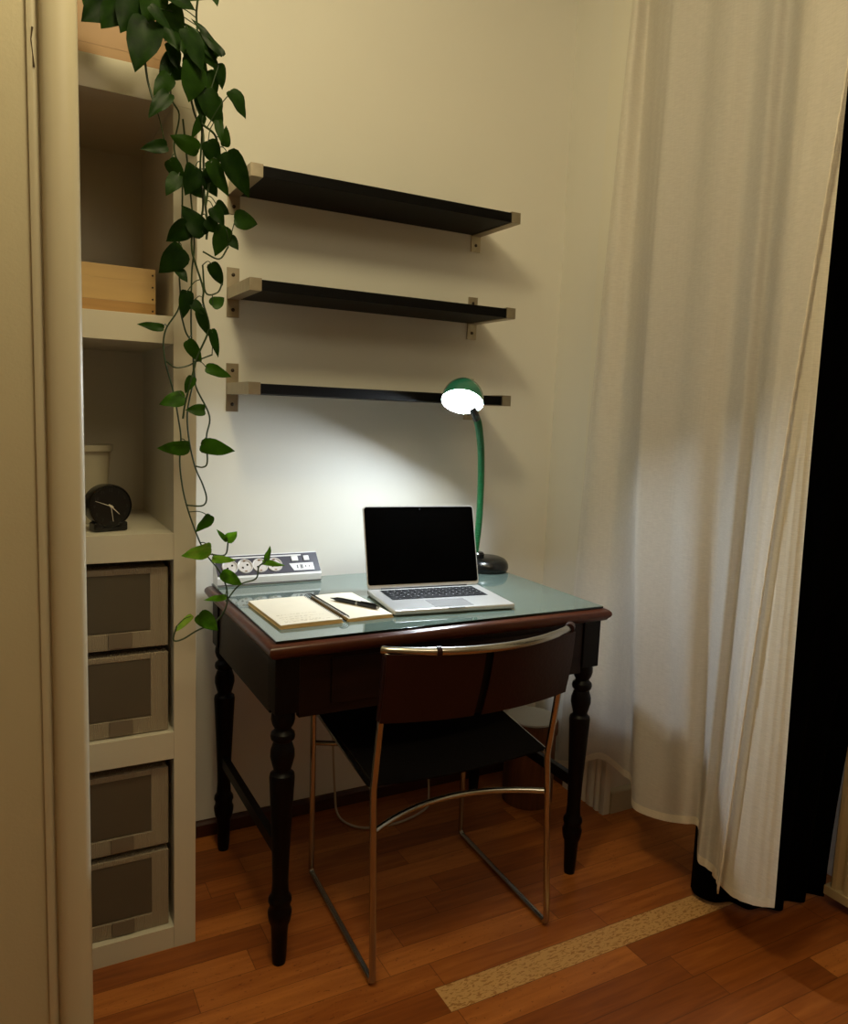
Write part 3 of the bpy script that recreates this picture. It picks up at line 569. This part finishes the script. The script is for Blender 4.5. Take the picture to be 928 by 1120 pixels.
bm = B(); lathe(bm, [(0, 0.0), (0.008, 0.0), (0.009, 0.001), (0.006, 0.003), (0.003, 0.002), (0, 0.002)], n=20, mtx=Matrix.Translation((0.94, LY0-0.0268, 0.675)) @ Matrix.Rotation(PI/2, 4, 'X'))
kh = rel(obj('keyhole', bm, M['brass']), dr)
# glass sheet
gl = thing('glass_sheet', 'greenish glass sheet covering the top of the desk', 'glass sheet', (0.935, 1.81, 0.7547))
bm = B(); box(bm, 0.492, 1.525, 0.7551, 1.381, 2.098, 0.7600, bev=0.0006); rel(obj('glass_edge', bm, M['glassedge']), gl)
bm = B(); box(bm, 0.4928, 1.5258, 0.7601, 1.3802, 2.0972, 0.7606); rel(obj('glass_surface', bm, M['glass']), gl)
GZ = 0.7607

# ------------------------------------------------------------ laptop
lp = thing('laptop', 'open silver laptop with a black screen in the middle of the desk', 'laptop', (0.9875, 1.7083, GZ), math.radians(-6.9))
LW, LD = 0.325, 0.227
bm = B(); box(bm, -LW/2, -LD/2, 0.002, LW/2, LD/2, 0.0150, bev=0.0045, seg=3); lb = obj('base', bm, M['alu'], lp)
bm = B()
for s in (-1, 1):
    for t_ in (-1, 1): lathe(bm, [(0, 0), (0.006, 0), (0.006, 0.0025), (0, 0.0025)], s*0.14, t_*0.09, n=12)
pieces('rubber_foot', bm, M['black'], lp)
bm = B(); box(bm, -0.134, -0.012, 0.01495, 0.134, 0.090, 0.0153); obj('keyboard_well', bm, M['key'], lp)
bm = B()
rows = [(0.0855, 0.0075, 14, None), (0.069, 0.0155, 14, None), (0.050, 0.0155, 14, None), (0.031, 0.0155, 13, None), (0.012, 0.0155, 12, None), (-0.004, 0.0150, 0, 'b')]
for i, (cy, h, n, kind) in enumerate(rows):
    if kind: 
        ws = [0.8, 0.8, 0.8, 1.0, 5.0, 1.0, 0.8, 0.8, 0.8, 0.8]
    elif i == 1: ws = [1]*13+[1.5]
    elif i == 2: ws = [1.5]+[1]*13
    elif i == 3: ws = [1.75]+[1]*11+[1.75]
    elif i == 4: ws = [2.3]+[1]*10+[2.3]
    else: ws = [1]*14
    tot = sum(ws); x = -0.1325; k_ = 0.265/tot
    for w_ in ws:
        box(bm, x+0.0012, cy-h/2, 0.0152, x+w_*k_-0.0012, cy+h/2-0.001, 0.0166, bev=0.0004, seg=1); x += w_*k_
obj('keyboard', bm, mat('key_cap', (14, 13, 16), 0.7, spec=0.2), lp)
bm = B()
for i, (cy, h, n, kind) in enumerate(rows[:5]):
    for k in range(13): box(bm, -0.1325+0.0095+k*0.0197+i*0.002, cy-0.0022, 0.01660, -0.1325+0.0125+k*0.0197+i*0.002, cy+0.0018, 0.01668)
obj('key_legends', bm, mat('key_legend', (150, 148, 150), 0.5), lp, smooth=False)
bm = B(); box(bm, -0.052, -0.101, 0.01500, 0.052, -0.030, 0.0153, bev=0.0001); obj('trackpad', bm, M['trackpad'], lp)
bm = B(); box(bm, -0.022, -0.1150, 0.0128, 0.022, -0.110, 0.0153, bev=0.0008); obj('finger_notch', bm, mat('notch_grey', (150, 150, 150), 0.4, 0.5), lp)
bm = B(); tube(bm, [(-0.125, 0.108, 0.0150), (0.125, 0.108, 0.0150)], 0.0042, n=12); obj('hinge', bm, M['key'], lp)
tilt = math.radians(17)
LM = Matrix.Translation((0, 0.108, 0.0165)) @ Matrix.Rotation(-tilt, 4, 'X')
def lid_slab(x0, x1, z0, z1, y0, y1, rad):
    bm = B(); pts = []
    for cx, cz, a0 in ((x1-rad, z1-rad, 0), (x0+rad, z1-rad, 90), (x0+rad, z0+rad, 180), (x1-rad, z0+rad, 270)):
        for k in range(7):
            a = math.radians(a0+15*k); pts.append((cx+rad*math.cos(a), cz+rad*math.sin(a)))
    prism(bm, pts, 'y', y0, y1)
    for v in bm.verts: v.co = LM @ v.co
    return bm
ld = obj('lid', lid_slab(-LW/2, LW/2, 0, 0.222, -0.0028, 0.0028, 0.009), M['alu'], lp)
obj('screen', lid_slab(-LW/2+0.0025, LW/2-0.0025, 0.009, 0.2195, -0.0034, -0.0026, 0.0075), M['screen'], ld)
bm = B(); lathe(bm, [(0, 0.0), (0.0022, 0.0), (0.0022, 0.0004), (0, 0.0004)], n=12, mtx=LM @ Matrix.Translation((0, -0.0034, 0.2135)) @ Matrix.Rotation(PI/2, 4, 'X')); obj('camera_lens', bm, mat('lens', (34, 36, 44), 0.2), ld)

# ------------------------------------------------------------ notebook + pen
nb = thing('spiral_notebook', 'open spiral notebook with cream pages in front of the power strip', 'notebook', (0.682, 1.73, GZ), math.radians(1.5))
def page_block(x0, x1, y0, y1, zb, zt, curl):
    bm = B(); n = 14; top = []; bot = []
    for j in (0, 1):
        ty, by = [], []
        for i in range(n+1):
            t = i/n; x = x0+(x1-x0)*t
            yy = (y0, y1)[j]
            ty.append(bm.verts.new((x, yy, zt+curl(t)))); by.append(bm.verts.new((x, yy, zb)))
        top.append(ty); bot.append(by)
    for i in range(n):
        bm.faces.new((top[0][i], top[0][i+1], top[1][i+1], top[1][i])); bm.faces.new((bot[0][i], bot[1][i], bot[1][i+1], bot[0][i+1]))
        bm.faces.new((top[0][i], bot[0][i], bot[0][i+1], top[0][i+1])); bm.faces.new((top[1][i+1], bot[1][i+1], bot[1][i], top[1][i]))
    for i in (0, n): bm.faces.new((top[0][i], top[1][i], bot[1][i], bot[0][i]))
    return bm
YN0, YN1 = -0.118, 0.118
obj('cover', page_block(-0.158, -0.006, YN0-0.002, YN1+0.002, 0, 0.0012, lambda t: 0), M['paperedge'], nb)
obj('cover', page_block(0.006, 0.124, YN0-0.002, YN1+0.002, 0, 0.0012, lambda t: 0), M['paperedge'], nb)
obj('page_stack', page_block(-0.156, -0.008, YN0, YN1, 0.0013, 0.0082, lambda t: 0.001*math.sin(t*3)), M['paperedge'], nb)
obj('page_stack', page_block(0.008, 0.122, YN0, YN1, 0.0013, 0.0072, lambda t: 0.0012*math.sin(t*3)), M['paperedge'], nb)
pg = obj('page', page_block(-0.1562, -0.0078, YN0-.0002, YN1, 0.0083, 0.0088, lambda t: 0.001*math.sin(t*3)), M['paper'], nb)
obj('page', page_block(0.0078, 0.1222, YN0-.0002, YN1, 0.0073, 0.0078, lambda t: 0.0012*math.sin(t*3)), M['paper'], nb)
bm = B()
for row, yy in enumerate((-0.100, -0.092, -0.078, -0.062, -0.040)):
    x = -0.140
    while x < -0.03 - (row % 3)*0.02:
        l_ = random.uniform(0.003, 0.010)
        box(bm, x, yy-0.0006+random.uniform(-.0008, .0008), 0.0103, x+l_, yy+0.0006, 0.0104); x += l_+random.uniform(0.002, 0.006)
for v in bm.verts: v.co.z = 0.0089+0.001*math.sin((v.co.x+0.1562)/0.1484*3)+(v.co.z-0.0103)
obj('handwriting', bm, M['ink'], pg, smooth=False)
bm = B()
for k in range(25):
    y = YN0+0.008+k*(YN1-YN0-0.016)/24
    tube(bm, [(0.0125*math.cos(a), y+0.0025*a/(2*PI), 0.0085+0.0078*math.sin(a)) for a in [2*PI*i/12 for i in range(13)]], 0.0010, n=5)
obj('spiral_binding', bm, M['wire'], nb)
pn = thing('pen', 'black ballpoint pen lying across the right page of the notebook', 'pen', (0.752, 1.727, GZ+0.0140))
PM = Matrix.Rotation(math.radians(-60), 4, 'Z') @ Matrix.Rotation(PI/2, 4, 'Y') @ Matrix.Diagonal((1.18, 1.18, 1.08, 1))
bm = B(); lathe(bm, [(0.0, -0.066), (0.0008, -0.066), (0.0022, -0.056), (0.0044, -0.046), (0.0050, -0.03), (0.0050, 0.062), (0.0040, 0.066), (0, 0.066)], n=18, mtx=PM); obj('barrel', bm, M['penblack'], pn)
bm = B(); lathe(bm, [(0.0, 0.066), (0.003, 0.066), (0.003, 0.072), (0, 0.0725)], n=14, mtx=PM); obj('metal_tip', bm, M['chrome'], pn); bm = B(); lathe(bm, [(0.0051, 0.010), (0.0053, 0.011), (0.0053, 0.014), (0.0051, 0.015)], n=18, mtx=PM); obj('metal_ring', bm, M['chrome'], pn)
bm = B(); box(bm, -0.0066, -0.0018, 0.022, -0.0054, 0.0018, 0.064, bev=0.0004)
for v in bm.verts: v.co = PM @ v.co
obj('clip', bm, M['penblack'], pn)

# ------------------------------------------------------------ power strip
ps = thing('power_strip', 'grey and white power strip with four sockets leaning at the back of the desk', 'power strip', (0.642, 2.087, GZ), math.radians(-1.0)); ps.scale = (1, 1, 1.12)
def wedge(x0, x1, ins=0.0):
    poly = [(-0.044, 0.0), (-0.046, 0.004), (-0.046, 0.020), (-0.043, 0.024), (0.004, 0.066), (0.009, 0.067), (0.012, 0.064), (0.012, 0.0)]
    bm = B(); prism(bm, poly, 'x', x0, x1); return bm
obj('housing', wedge(-0.146, 0.146), M['plastic'], ps)
fa = math.atan2(0.042, 0.047); sl = math.hypot(0.047, 0.042)
FM = Matrix.Translation((0, -0.043, 0.0242)) @ Matrix.Rotation(fa, 4, 'X')      # slanted face: x, s(0..sl), n
bm = B(); box(bm, -0.1455, 0.001, 0.0, 0.1455, sl-0.001, 0.0012, bev=0.0005)
for v in bm.verts: v.co = FM @ v.co
fp = obj('face_plate', bm, M['slate'], ps)
bm = B(); box(bm, -0.128, sl-0.010, 0.0012, 0.098, sl-0.006, 0.0018)
for v in bm.verts: v.co = FM @ v.co
obj('light_stripe', bm, M['plastic'], ps)
bm = B(); box(bm, -0.1462, -0.047, 0.0030, 0.1462, -0.0455, 0.0048); obj('seam', bm, M['slate'], ps, smooth=False)
for k in range(4):
    cx = -0.108+k*0.0415
    sm_ = FM @ Matrix.Translation((cx, sl*0.44, 0.0012))
    bm = B(); lathe(bm, [(0.0215, 0.0), (0.0215, 0.0022), (0.0200, 0.0030), (0.0182, 0.0022), (0.0178, -0.0005+0.001), (0, 0.0006)], n=32, mtx=sm_)
    so = obj('socket', bm, M['socket'], ps)
    bm = B()
    for s in (-1, 1): lathe(bm, [(0, 0.0006), (0.0028, 0.0006), (0.0028, 0.0013), (0, 0.0013)], s*0.0068, s*0.004, n=12, mtx=sm_)
    pieces('pin_hole', bm, M['black'], so)
    bm = B()
    for s in (-1, 1): box(bm, -0.003, s*0.0160-0.0015, 0.0006, 0.003, s*0.0160+0.0015, 0.0026)
    for v in bm.verts: v.co = sm_ @ v.co
    pieces('earth_clip', bm, M['brass'], so)
for cx, w_ in ((0.077, 0.0095), (0.111, 0.0080)):
    bm = B(); box(bm, cx-w_, sl*0.56, 0.0012, cx+w_, sl*0.56+0.0155, 0.0045, bev=0.001)
    for v in bm.verts: v.co = FM @ v.co
    obj('switch', bm, M['plastic'], ps)
bm = B(); prism(bm, [(0.058, sl*0.46), (0.068, sl*0.10), (0.128, sl*0.10), (0.128, sl*0.46)], 'z', 0.0012, 0.0020)
for v in bm.verts: v.co = FM @ v.co
lab = obj('label_plate', bm, M['plastic'], ps)
bm = B()
for k, (cx, h) in enumerate(((0.080, 0.010), (0.090, 0.013), (0.094, 0.012), (0.104, 0.005), (0.115, 0.004))): box(bm, cx-0.0012, sl*0.28-h/2, 0.0020, cx+0.0016, sl*0.28+h/2, 0.0023)
for v in bm.verts: v.co = FM @ v.co
obj('label_marks', bm, M['slate'], lab, smooth=False)
bm = B(); tube(bm, catmull([(0.146, 0.0, 0.030), (0.153, 0.001, 0.028), (0.158, 0.006, 0.018), (0.160, 0.017, 0.008), (0.158, 0.028, -0.03)], 6), 0.0035, n=8); obj('power_cord', bm, M['black'], ps)

# ------------------------------------------------------------ desk lamp
dl = thing('desk_lamp', 'green gooseneck desk lamp switched on behind the laptop', 'lamp', (1.332, 2.022, GZ))
bm = B(); lathe(bm, [(0.0, 0), (0.062, 0), (0.069, 0.003), (0.0715, 0.011), (0.0705, 0.021), (0.067, 0.030), (0.059, 0.038), (0.045, 0.0435), (0.030, 0.0455), (0.018, 0.046), (0, 0.046)], n=44); db = obj('base', bm, M['black'], dl)
bm = B(); lathe(bm, [(0.0, 0.041), (0.018, 0.041), (0.019, 0.054), (0.0145, 0.060), (0, 0.060)], -0.030, 0.0, n=24); obj('socket_collar', bm, M['black'], dl)
bm = B(); lathe(bm, [(0.0, 0.040), (0.007, 0.0385), (0.006, 0.045), (0, 0.046)], 0.012, -0.020, n=16); obj('knob', bm, M['black'], dl)
def dlw(o): return rel(o, dl)
stem = catmull([(1.295, 2.030, 0.812), (1.298, 2.022, 0.90), (1.293, 2.012, 0.98), (1.280, 1.994, 1.06), (1.250, 1.955, 1.145), (1.206, 1.905, 1.215), (1.172, 1.872, 1.246)], 22)
bm = B(); N_ = len(stem)-1
# ribbed hose: radius alternates along the path
ext = []
for i in range(N_):
    for k in range(2): ext.append(stem[i].lerp(stem[i+1], k/2))
ext.append(stem[-1])
tube(bm, ext, lambda t: 0.0102+0.0009*math.cos(t*2*PI*66), n=14); dlw(obj('gooseneck', bm, M['greenhose'], None, angle=80))
HC = Vector((1.121, 1.860, 1.283)); R_ = 0.0592
ndir = Vector((-0.36, -0.42, -0.83)).normalized()      # where the opening looks
q_ = ndir.to_track_quat('-Z', 'Y').to_matrix().to_4x4()
HM = Matrix.Translation(HC) @ q_
def dome(ro, ri, lo):
    pr = []
    for k in range(17): a = PI/2*k/16; pr.append((ro*math.sin(a), ro*1.12*math.cos(a)))
    pr.append((ro, -lo)); pr.append((ri, -lo))
    for k in range(16, -1, -1): a = PI/2*k/16; pr.append((ri*math.sin(a), ri*1.12*math.cos(a)))
    return pr
prof = dome(R_, R_-0.0016, 0.004)
bm = B(); lathe(bm, prof[:19], n=48, mtx=HM, cap=False); sh = dlw(obj('lamp_shade', bm, M['green'], angle=60))
bm = B(); lathe(bm, [(R_-0.0016, -0.0035)]+prof[19:], n=48, mtx=HM, cap=False); o = dlw(obj('shade_lining', bm, M['dome_in'], angle=60)); 
bm = B(); lathe(bm, [(0, 0.052), (0.010, 0.052), (0.013, 0.046), (0.020, 0.038), (0.028, 0.027), (0.030, 0.018), (0.026, 0.008), (0.016, 0.001), (0, -0.001)][::-1], n=28, mtx=HM); dlw(obj('bulb', bm, M['bulb']))
bm = B(); lathe(bm, [(0, 0.050), (0.011, 0.050), (0.011, 0.064), (0.0, 0.064)][::-1], n=18, mtx=HM); dlw(obj('bulb_socket', bm, M['black']))
bm = B(); tube(bm, [(1.184, 1.884, 1.236), (1.160, 1.862, 1.257), (1.150, 1.858, 1.268)], lambda t: 0.0116, n=16); dlw(obj('swivel_joint', bm, M['black']))

# ------------------------------------------------------------ chair
ch = thing('tube_chair', 'chrome tube chair with brown leather backrest pushed up to the desk', 'chair', (0.905, 1.61, 0))
def cobj(name, bm, m, **k): return rel(obj(name, bm, m, **k), ch)
TR = 0.0078
def side(xb, xs, xf, xt):     # floor back, seat, front, top
    return fillet([(xs+0.006, 1.405, 0.455), (xf-0.006, 1.835, 0.476), (xf, 1.842, TR), (xb, 1.396, TR), (xs, 1.391, 0.455), (xt, 1.352, 0.765)], 0.016, 6)
for nm, a in (('left', (0.680, 0.664, 0.702, 0.668)), ('right', (1.152, 1.118, 1.172, 1.126))):
    bm = B(); tube(bm, side(*a), TR, n=14); cobj('side_frame', bm, M['chrome'])
def arc(p, q, off, n=16):
    p, q, off = Vector(p), Vector(q), Vector(off)
    return [p.lerp(q, i/n)+off*(1-(2*i/n-1)**2) for i in range(n+1)]
TL, TRt = (0.668, 1.352, 0.772), (1.126, 1.352, 0.772)
bm = B(); tube(bm, [(0.660, 1.362, 0.772)]+arc(TL, TRt, (0, -0.062, 0))+[(1.134, 1.362, 0.772)], 0.0088, n=14); cobj('top_rail', bm, M['chrome'])
bm = B(); tube(bm, arc((0.668, 1.393, 0.363), (1.116, 1.393, 0.363), (0, 0.068, 0)), 0.0068, n=12); cobj('stretcher', bm, M['chrome'])
bm = B(); tube(bm, arc((0.697, 1.838, 0.375), (1.168, 1.838, 0.375), (0, -0.068, 0)), 0.0068, n=12); cobj('stretcher', bm, M['chrome'])
def sheet(f, nu, nv, th):
    bm = B(); g = [[bm.verts.new(f(i/nu, j/nv)) for j in range(nv+1)] for i in range(nu+1)]
    for i in range(nu):
        for j in range(nv): bm.faces.new((g[i][j], g[i+1][j], g[i+1][j+1], g[i][j+1]))
    bmesh.ops.recalc_face_normals(bm, faces=bm.faces[:])
    bmesh.ops.solidify(bm, geom=bm.faces[:], thickness=th); return bm
# backrest: two leather halves wrapped round the posts, laced in the middle
def backf(u0, u1):
    def f(a, v):
        t = u0+(u1-u0)*a; x = 0.660+0.474*t; bow = (1-(2*t-1)**2)
        zt, zb = 0.768, 0.618-0.004*bow
        z = zb+(zt-zb)*v
        y = 1.352+(1-v)*0.022 - bow*(0.046*v+0.030*(1-v)) - 0.010
        return (x, y-0.004*math.sin(PI*v), z)
    return f
bm = sheet(backf(0.0, 0.435), 20, 8, 0.0035); bk = cobj('backrest', bm, M['leather'])
bm = sheet(backf(0.475, 1.0), 20, 8, 0.0035); cobj('backrest', bm, M['leather'])
f0 = backf(0.42, 0.49)
bm = sheet(lambda a, v: Vector(f0(a, 0.02+v*0.96))+Vector((0, 0.006, 0)), 4, 8, 0.003); cobj('lacing_strip', bm, M['seatleather'])
for xx, yy in ((0.668, 1.352), (1.126, 1.352)):       # sleeves over the posts
    bm = B(); tube(bm, [(xx-0.001, yy+0.019, 0.620), (xx, yy, 0.764)], 0.0108, n=14); cobj('post_sleeve', bm, M['leather'])
for t in (0.205,):
    p = Vector(TL).lerp(Vector(TRt), t)+Vector((0, -0.062, 0))*(1-(2*t-1)**2)
    bm = B(); tube(bm, [p-Vector((0.005, -0.001, 0)), p+Vector((0.005, -0.001, 0))], 0.0108, n=14); cobj('leather_loop', bm, M['leather'])
bm = B(); tube(bm, [(1.124, 1.348, 0.773), (1.140, 1.364, 0.773)], 0.0112, n=14); cobj('leather_loop', bm, M['leather'])
def seatf(a, v):
    x0, x1 = 0.660+0.032*v, 1.124+0.044*v
    x = x0+(x1-x0)*a; y = 1.408+0.43*v; s = (1-(2*a-1)**2)
    return (x, y + 0.012*s*(1-v), 0.463+0.022*v - 0.020*s*(1-0.6*v))
bm = sheet(seatf, 20, 14, 0.004); cobj('seat', bm, M['seatleather'])

# ------------------------------------------------------------ wooden bin
bn = thing('round_bin', 'round wooden bin with pale lid beside the desk in the corner', 'bin', (1.489, 1.945, 0))
bm = B(); lathe(bm, [(0, 0.0), (0.080, 0.0), (0.082, 0.004), (0.082, 0.235), (0.0, 0.235)], n=44); obj('bin_body', bm, M['binwood'], bn)
bm = B(); lathe(bm, [(0.0, 0.2352), (0.0865, 0.2352), (0.0875, 0.238), (0.0875, 0.272), (0.085, 0.276), (0, 0.276)], n=44); obj('lid_band', bm, M['binwood'], bn)
bm = B(); lathe(bm, [(0.0, 0.2762), (0.081, 0.2762), (0.084, 0.279), (0.082, 0.283), (0.070, 0.2855), (0, 0.2865)], n=44); obj('lid', bm, M['binlid'], bn)

# cable hanging behind the desk
bm = B(); tube(bm, catmull([(0.862, 2.128, 0.60), (0.864, 2.122, 0.40), (0.866, 2.112, 0.236), (0.872, 2.10, 0.08), (0.877, 2.085, 0.012), (0.892, 2.020, 0.006), (0.942, 1.980, 0.006), (1.043, 1.974, 0.006), (1.150, 2.015, 0.006), (1.185, 2.065, 0.02), (1.200, 2.10, 0.10), (1.206, 2.118, 0.35), (1.21, 2.126, 0.60)], 8), 0.0035, n=8)
tag(obj('charging_cable', bm, M['cable']), 'pale cable looping down behind the desk onto the floor', 'cable')

# ------------------------------------------------------------ curtains
def curtain(cols, name, label, m, nsub, amp, hem=True, edge=False):
    # cols: (top, mid, bottom) world points of each fold line; extended up to the rod
    ext = []
    for t, md, b in cols:
        t, md, b = Vector(t), Vector(md), Vector(b)
        k = (ZC-0.06-t.z)/(t.z-md.z); up = t+(t-md)*k; up.x = t.x; up.z = ZC-0.06
        ext.append((up, t, md, b))
    rows = []
    NV = 46
    for j in range(NV+1):
        v = j/NV; line = []
        for up, t, md, b in ext:
            z = None
            cp_ = catmull([up, t, md, b], 16)
            # arc length lookup by index: three spans
            f = v*(len(cp_)-1); i = min(int(f), len(cp_)-2); line.append(cp_[i].lerp(cp_[i+1], f-i))
        rows.append(catmull(line, nsub))
    bm = B(); g = []
    for j, rw in enumerate(rows):
        v = j/NV; L_ = []
        for i, p in enumerate(rw):
            s = i/len(rw)
            p = p.copy(); p.x += amp*(math.sin(s*61+2.0*v)*0.6+math.sin(s*97-1.5*v+1))*(0.6+0.4*v)
            L_.append(bm.verts.new(p))
        g.append(L_)
    for j in range(NV):
        for i in range(len(g[0])-1): bm.faces.new((g[j][i], g[j][i+1], g[j+1][i+1], g[j+1][i]))
    pts_bot = [v.co.copy() for v in g[-1]]; pts_edge = [row[-1].co.copy() for row in g]
    t = thing(name, label, 'curtain', (g[-1][0].co.x, g[-1][0].co.y, 0.0))
    cl = rel(obj('cloth', bm, m, angle=180), t)
    if hem:
        bm = B(); a = [bm.verts.new(p+Vector((-0.0022, 0, 0.0))) for p in pts_bot]; b = [bm.verts.new(p+Vector((-0.0022, 0, 0.022))) for p in pts_bot]
        for i in range(len(a)-1): bm.faces.new((a[i], a[i+1], b[i+1], b[i]))
        h = rel(obj('bottom_hem', bm, M['hem'], angle=180), t)
    if edge:
        bm = B()
        tube(bm, [p+Vector((-0.002, 0.0006*math.sin(k*2.1), 0)) for k, p in enumerate(catmull(pts_edge, 4))], lambda s: 0.0026+0.0008*math.sin(s*420), n=6)
        rel(obj('side_hem', bm, M['hem'], angle=180), t)
    return t
curtain(CURTAIN_A, 'sheer_curtain', 'wide white curtain in soft folds beside the desk, its side hem in front', M['sheer'], 8, 0.0010, edge=True)
curtain(CURTAIN_B, 'sheer_curtain', 'narrow length of white curtain hanging between the wide one and the black one', M['cloth2'], 7, 0.001)

# black curtain behind, to the right
bt = [(1.60, 1.345), (1.585, 1.315), (1.60, 1.275), (1.645, 1.255), (1.66, 1.215), (1.70, 1.205), (1.735, 1.175), (1.775, 1.20), (1.82, 1.172), (1.855, 1.20), (1.895, 1.164)]
tp = [(1.70, 1.45), (1.695, 1.40), (1.705, 1.35), (1.72, 1.30), (1.715, 1.25), (1.745, 1.20), (1.74, 1.15), (1.775, 1.10), (1.765, 1.05), (1.765, 1.00), (1.76, 0.95)]
rows = []
for j in range(31):
    v = j/30; z = (ZC-0.08)*(1-v)+0.012*v
    s_ = max(0, (v-0.30)/0.70); s_ = s_*s_*(3-2*s_)
    rows.append(catmull([Vector((a[0]+(b[0]-a[0])*s_, a[1]+(b[1]-a[1])*s_, z)) for a, b in zip(tp, bt)], 6))
bm = B(); g = [[bm.verts.new(p) for p in rw] for rw in rows]
for j in range(30):
    for i in range(len(g[0])-1): bm.faces.new((g[j][i], g[j][i+1], g[j+1][i+1], g[j+1][i]))
bmesh.ops.recalc_face_normals(bm, faces=bm.faces[:]); bmesh.ops.solidify(bm, geom=bm.faces[:], thickness=0.004)
tag(obj('blackout_curtain', bm, M['blackcloth'], angle=180), 'heavy black curtain hanging to the floor at the right edge', 'curtain')
# rods the curtains hang from
cr_ = thing('curtain_rod', 'curtain rod above the window bay carrying the white and black curtains', 'curtain rod', (1.62, 1.2, ZC-0.05))
bm = B(); tube(bm, [(1.60, 1.95, ZC-0.052), (1.60, 0.6, ZC-0.052)], 0.008, n=10); tube(bm, [(1.745, 1.74, ZC-0.06), (1.745, 0.6, ZC-0.06)], 0.008, n=10); rel(obj('rod', bm, M['nickel']), cr_)
bm = B()
for yy in (1.90, 1.2, 0.65): box(bm, 1.59, yy-0.01, ZC-0.045, 1.755 if yy < 1.7 else 1.61, yy+0.01, ZC, bev=0.001)
rel(obj('ceiling_bracket', bm, M['nickel']), cr_)

# ------------------------------------------------------------ radiator
rd = thing('radiator', 'cream panel radiator under the window behind the black curtain', 'radiator', (1.93, 0.75, 0.03))
bm = B(); ncol = 26; y0, y1 = 0.28, 1.150; poly = [(1.945, y0)]
for k in range(ncol):
    a = y0+(y1-y0)*k/ncol; d_ = (y1-y0)/ncol
    poly += [(1.893, a+d_*0.05), (1.880, a+d_*0.28), (1.880, a+d_*0.62), (1.893, a+d_*0.92)]
poly += [(1.945, y1)]
prism(bm, poly, 'z', 0.055, 0.610); rel(obj('panel', bm, M['radiator'], angle=25), rd)
bm = B(); box(bm, 1.874, y0-0.004, 0.610, 1.955, y1+0.006, 0.640, bev=0.003); rel(obj('top_grille', bm, M['radiator']), rd)
bm = B(); box(bm, 1.876, y0-0.004, 0.030, 1.950, y1+0.006, 0.056, bev=0.003); rel(obj('bottom_rail', bm, M['radiator']), rd)
for yy in (0.4, 1.05):
    bm = B(); box(bm, 1.945, yy-0.015, 0.0, 2.02, yy+0.015, 0.10, bev=0.002); rel(obj('foot', bm, M['radiator']), rd)
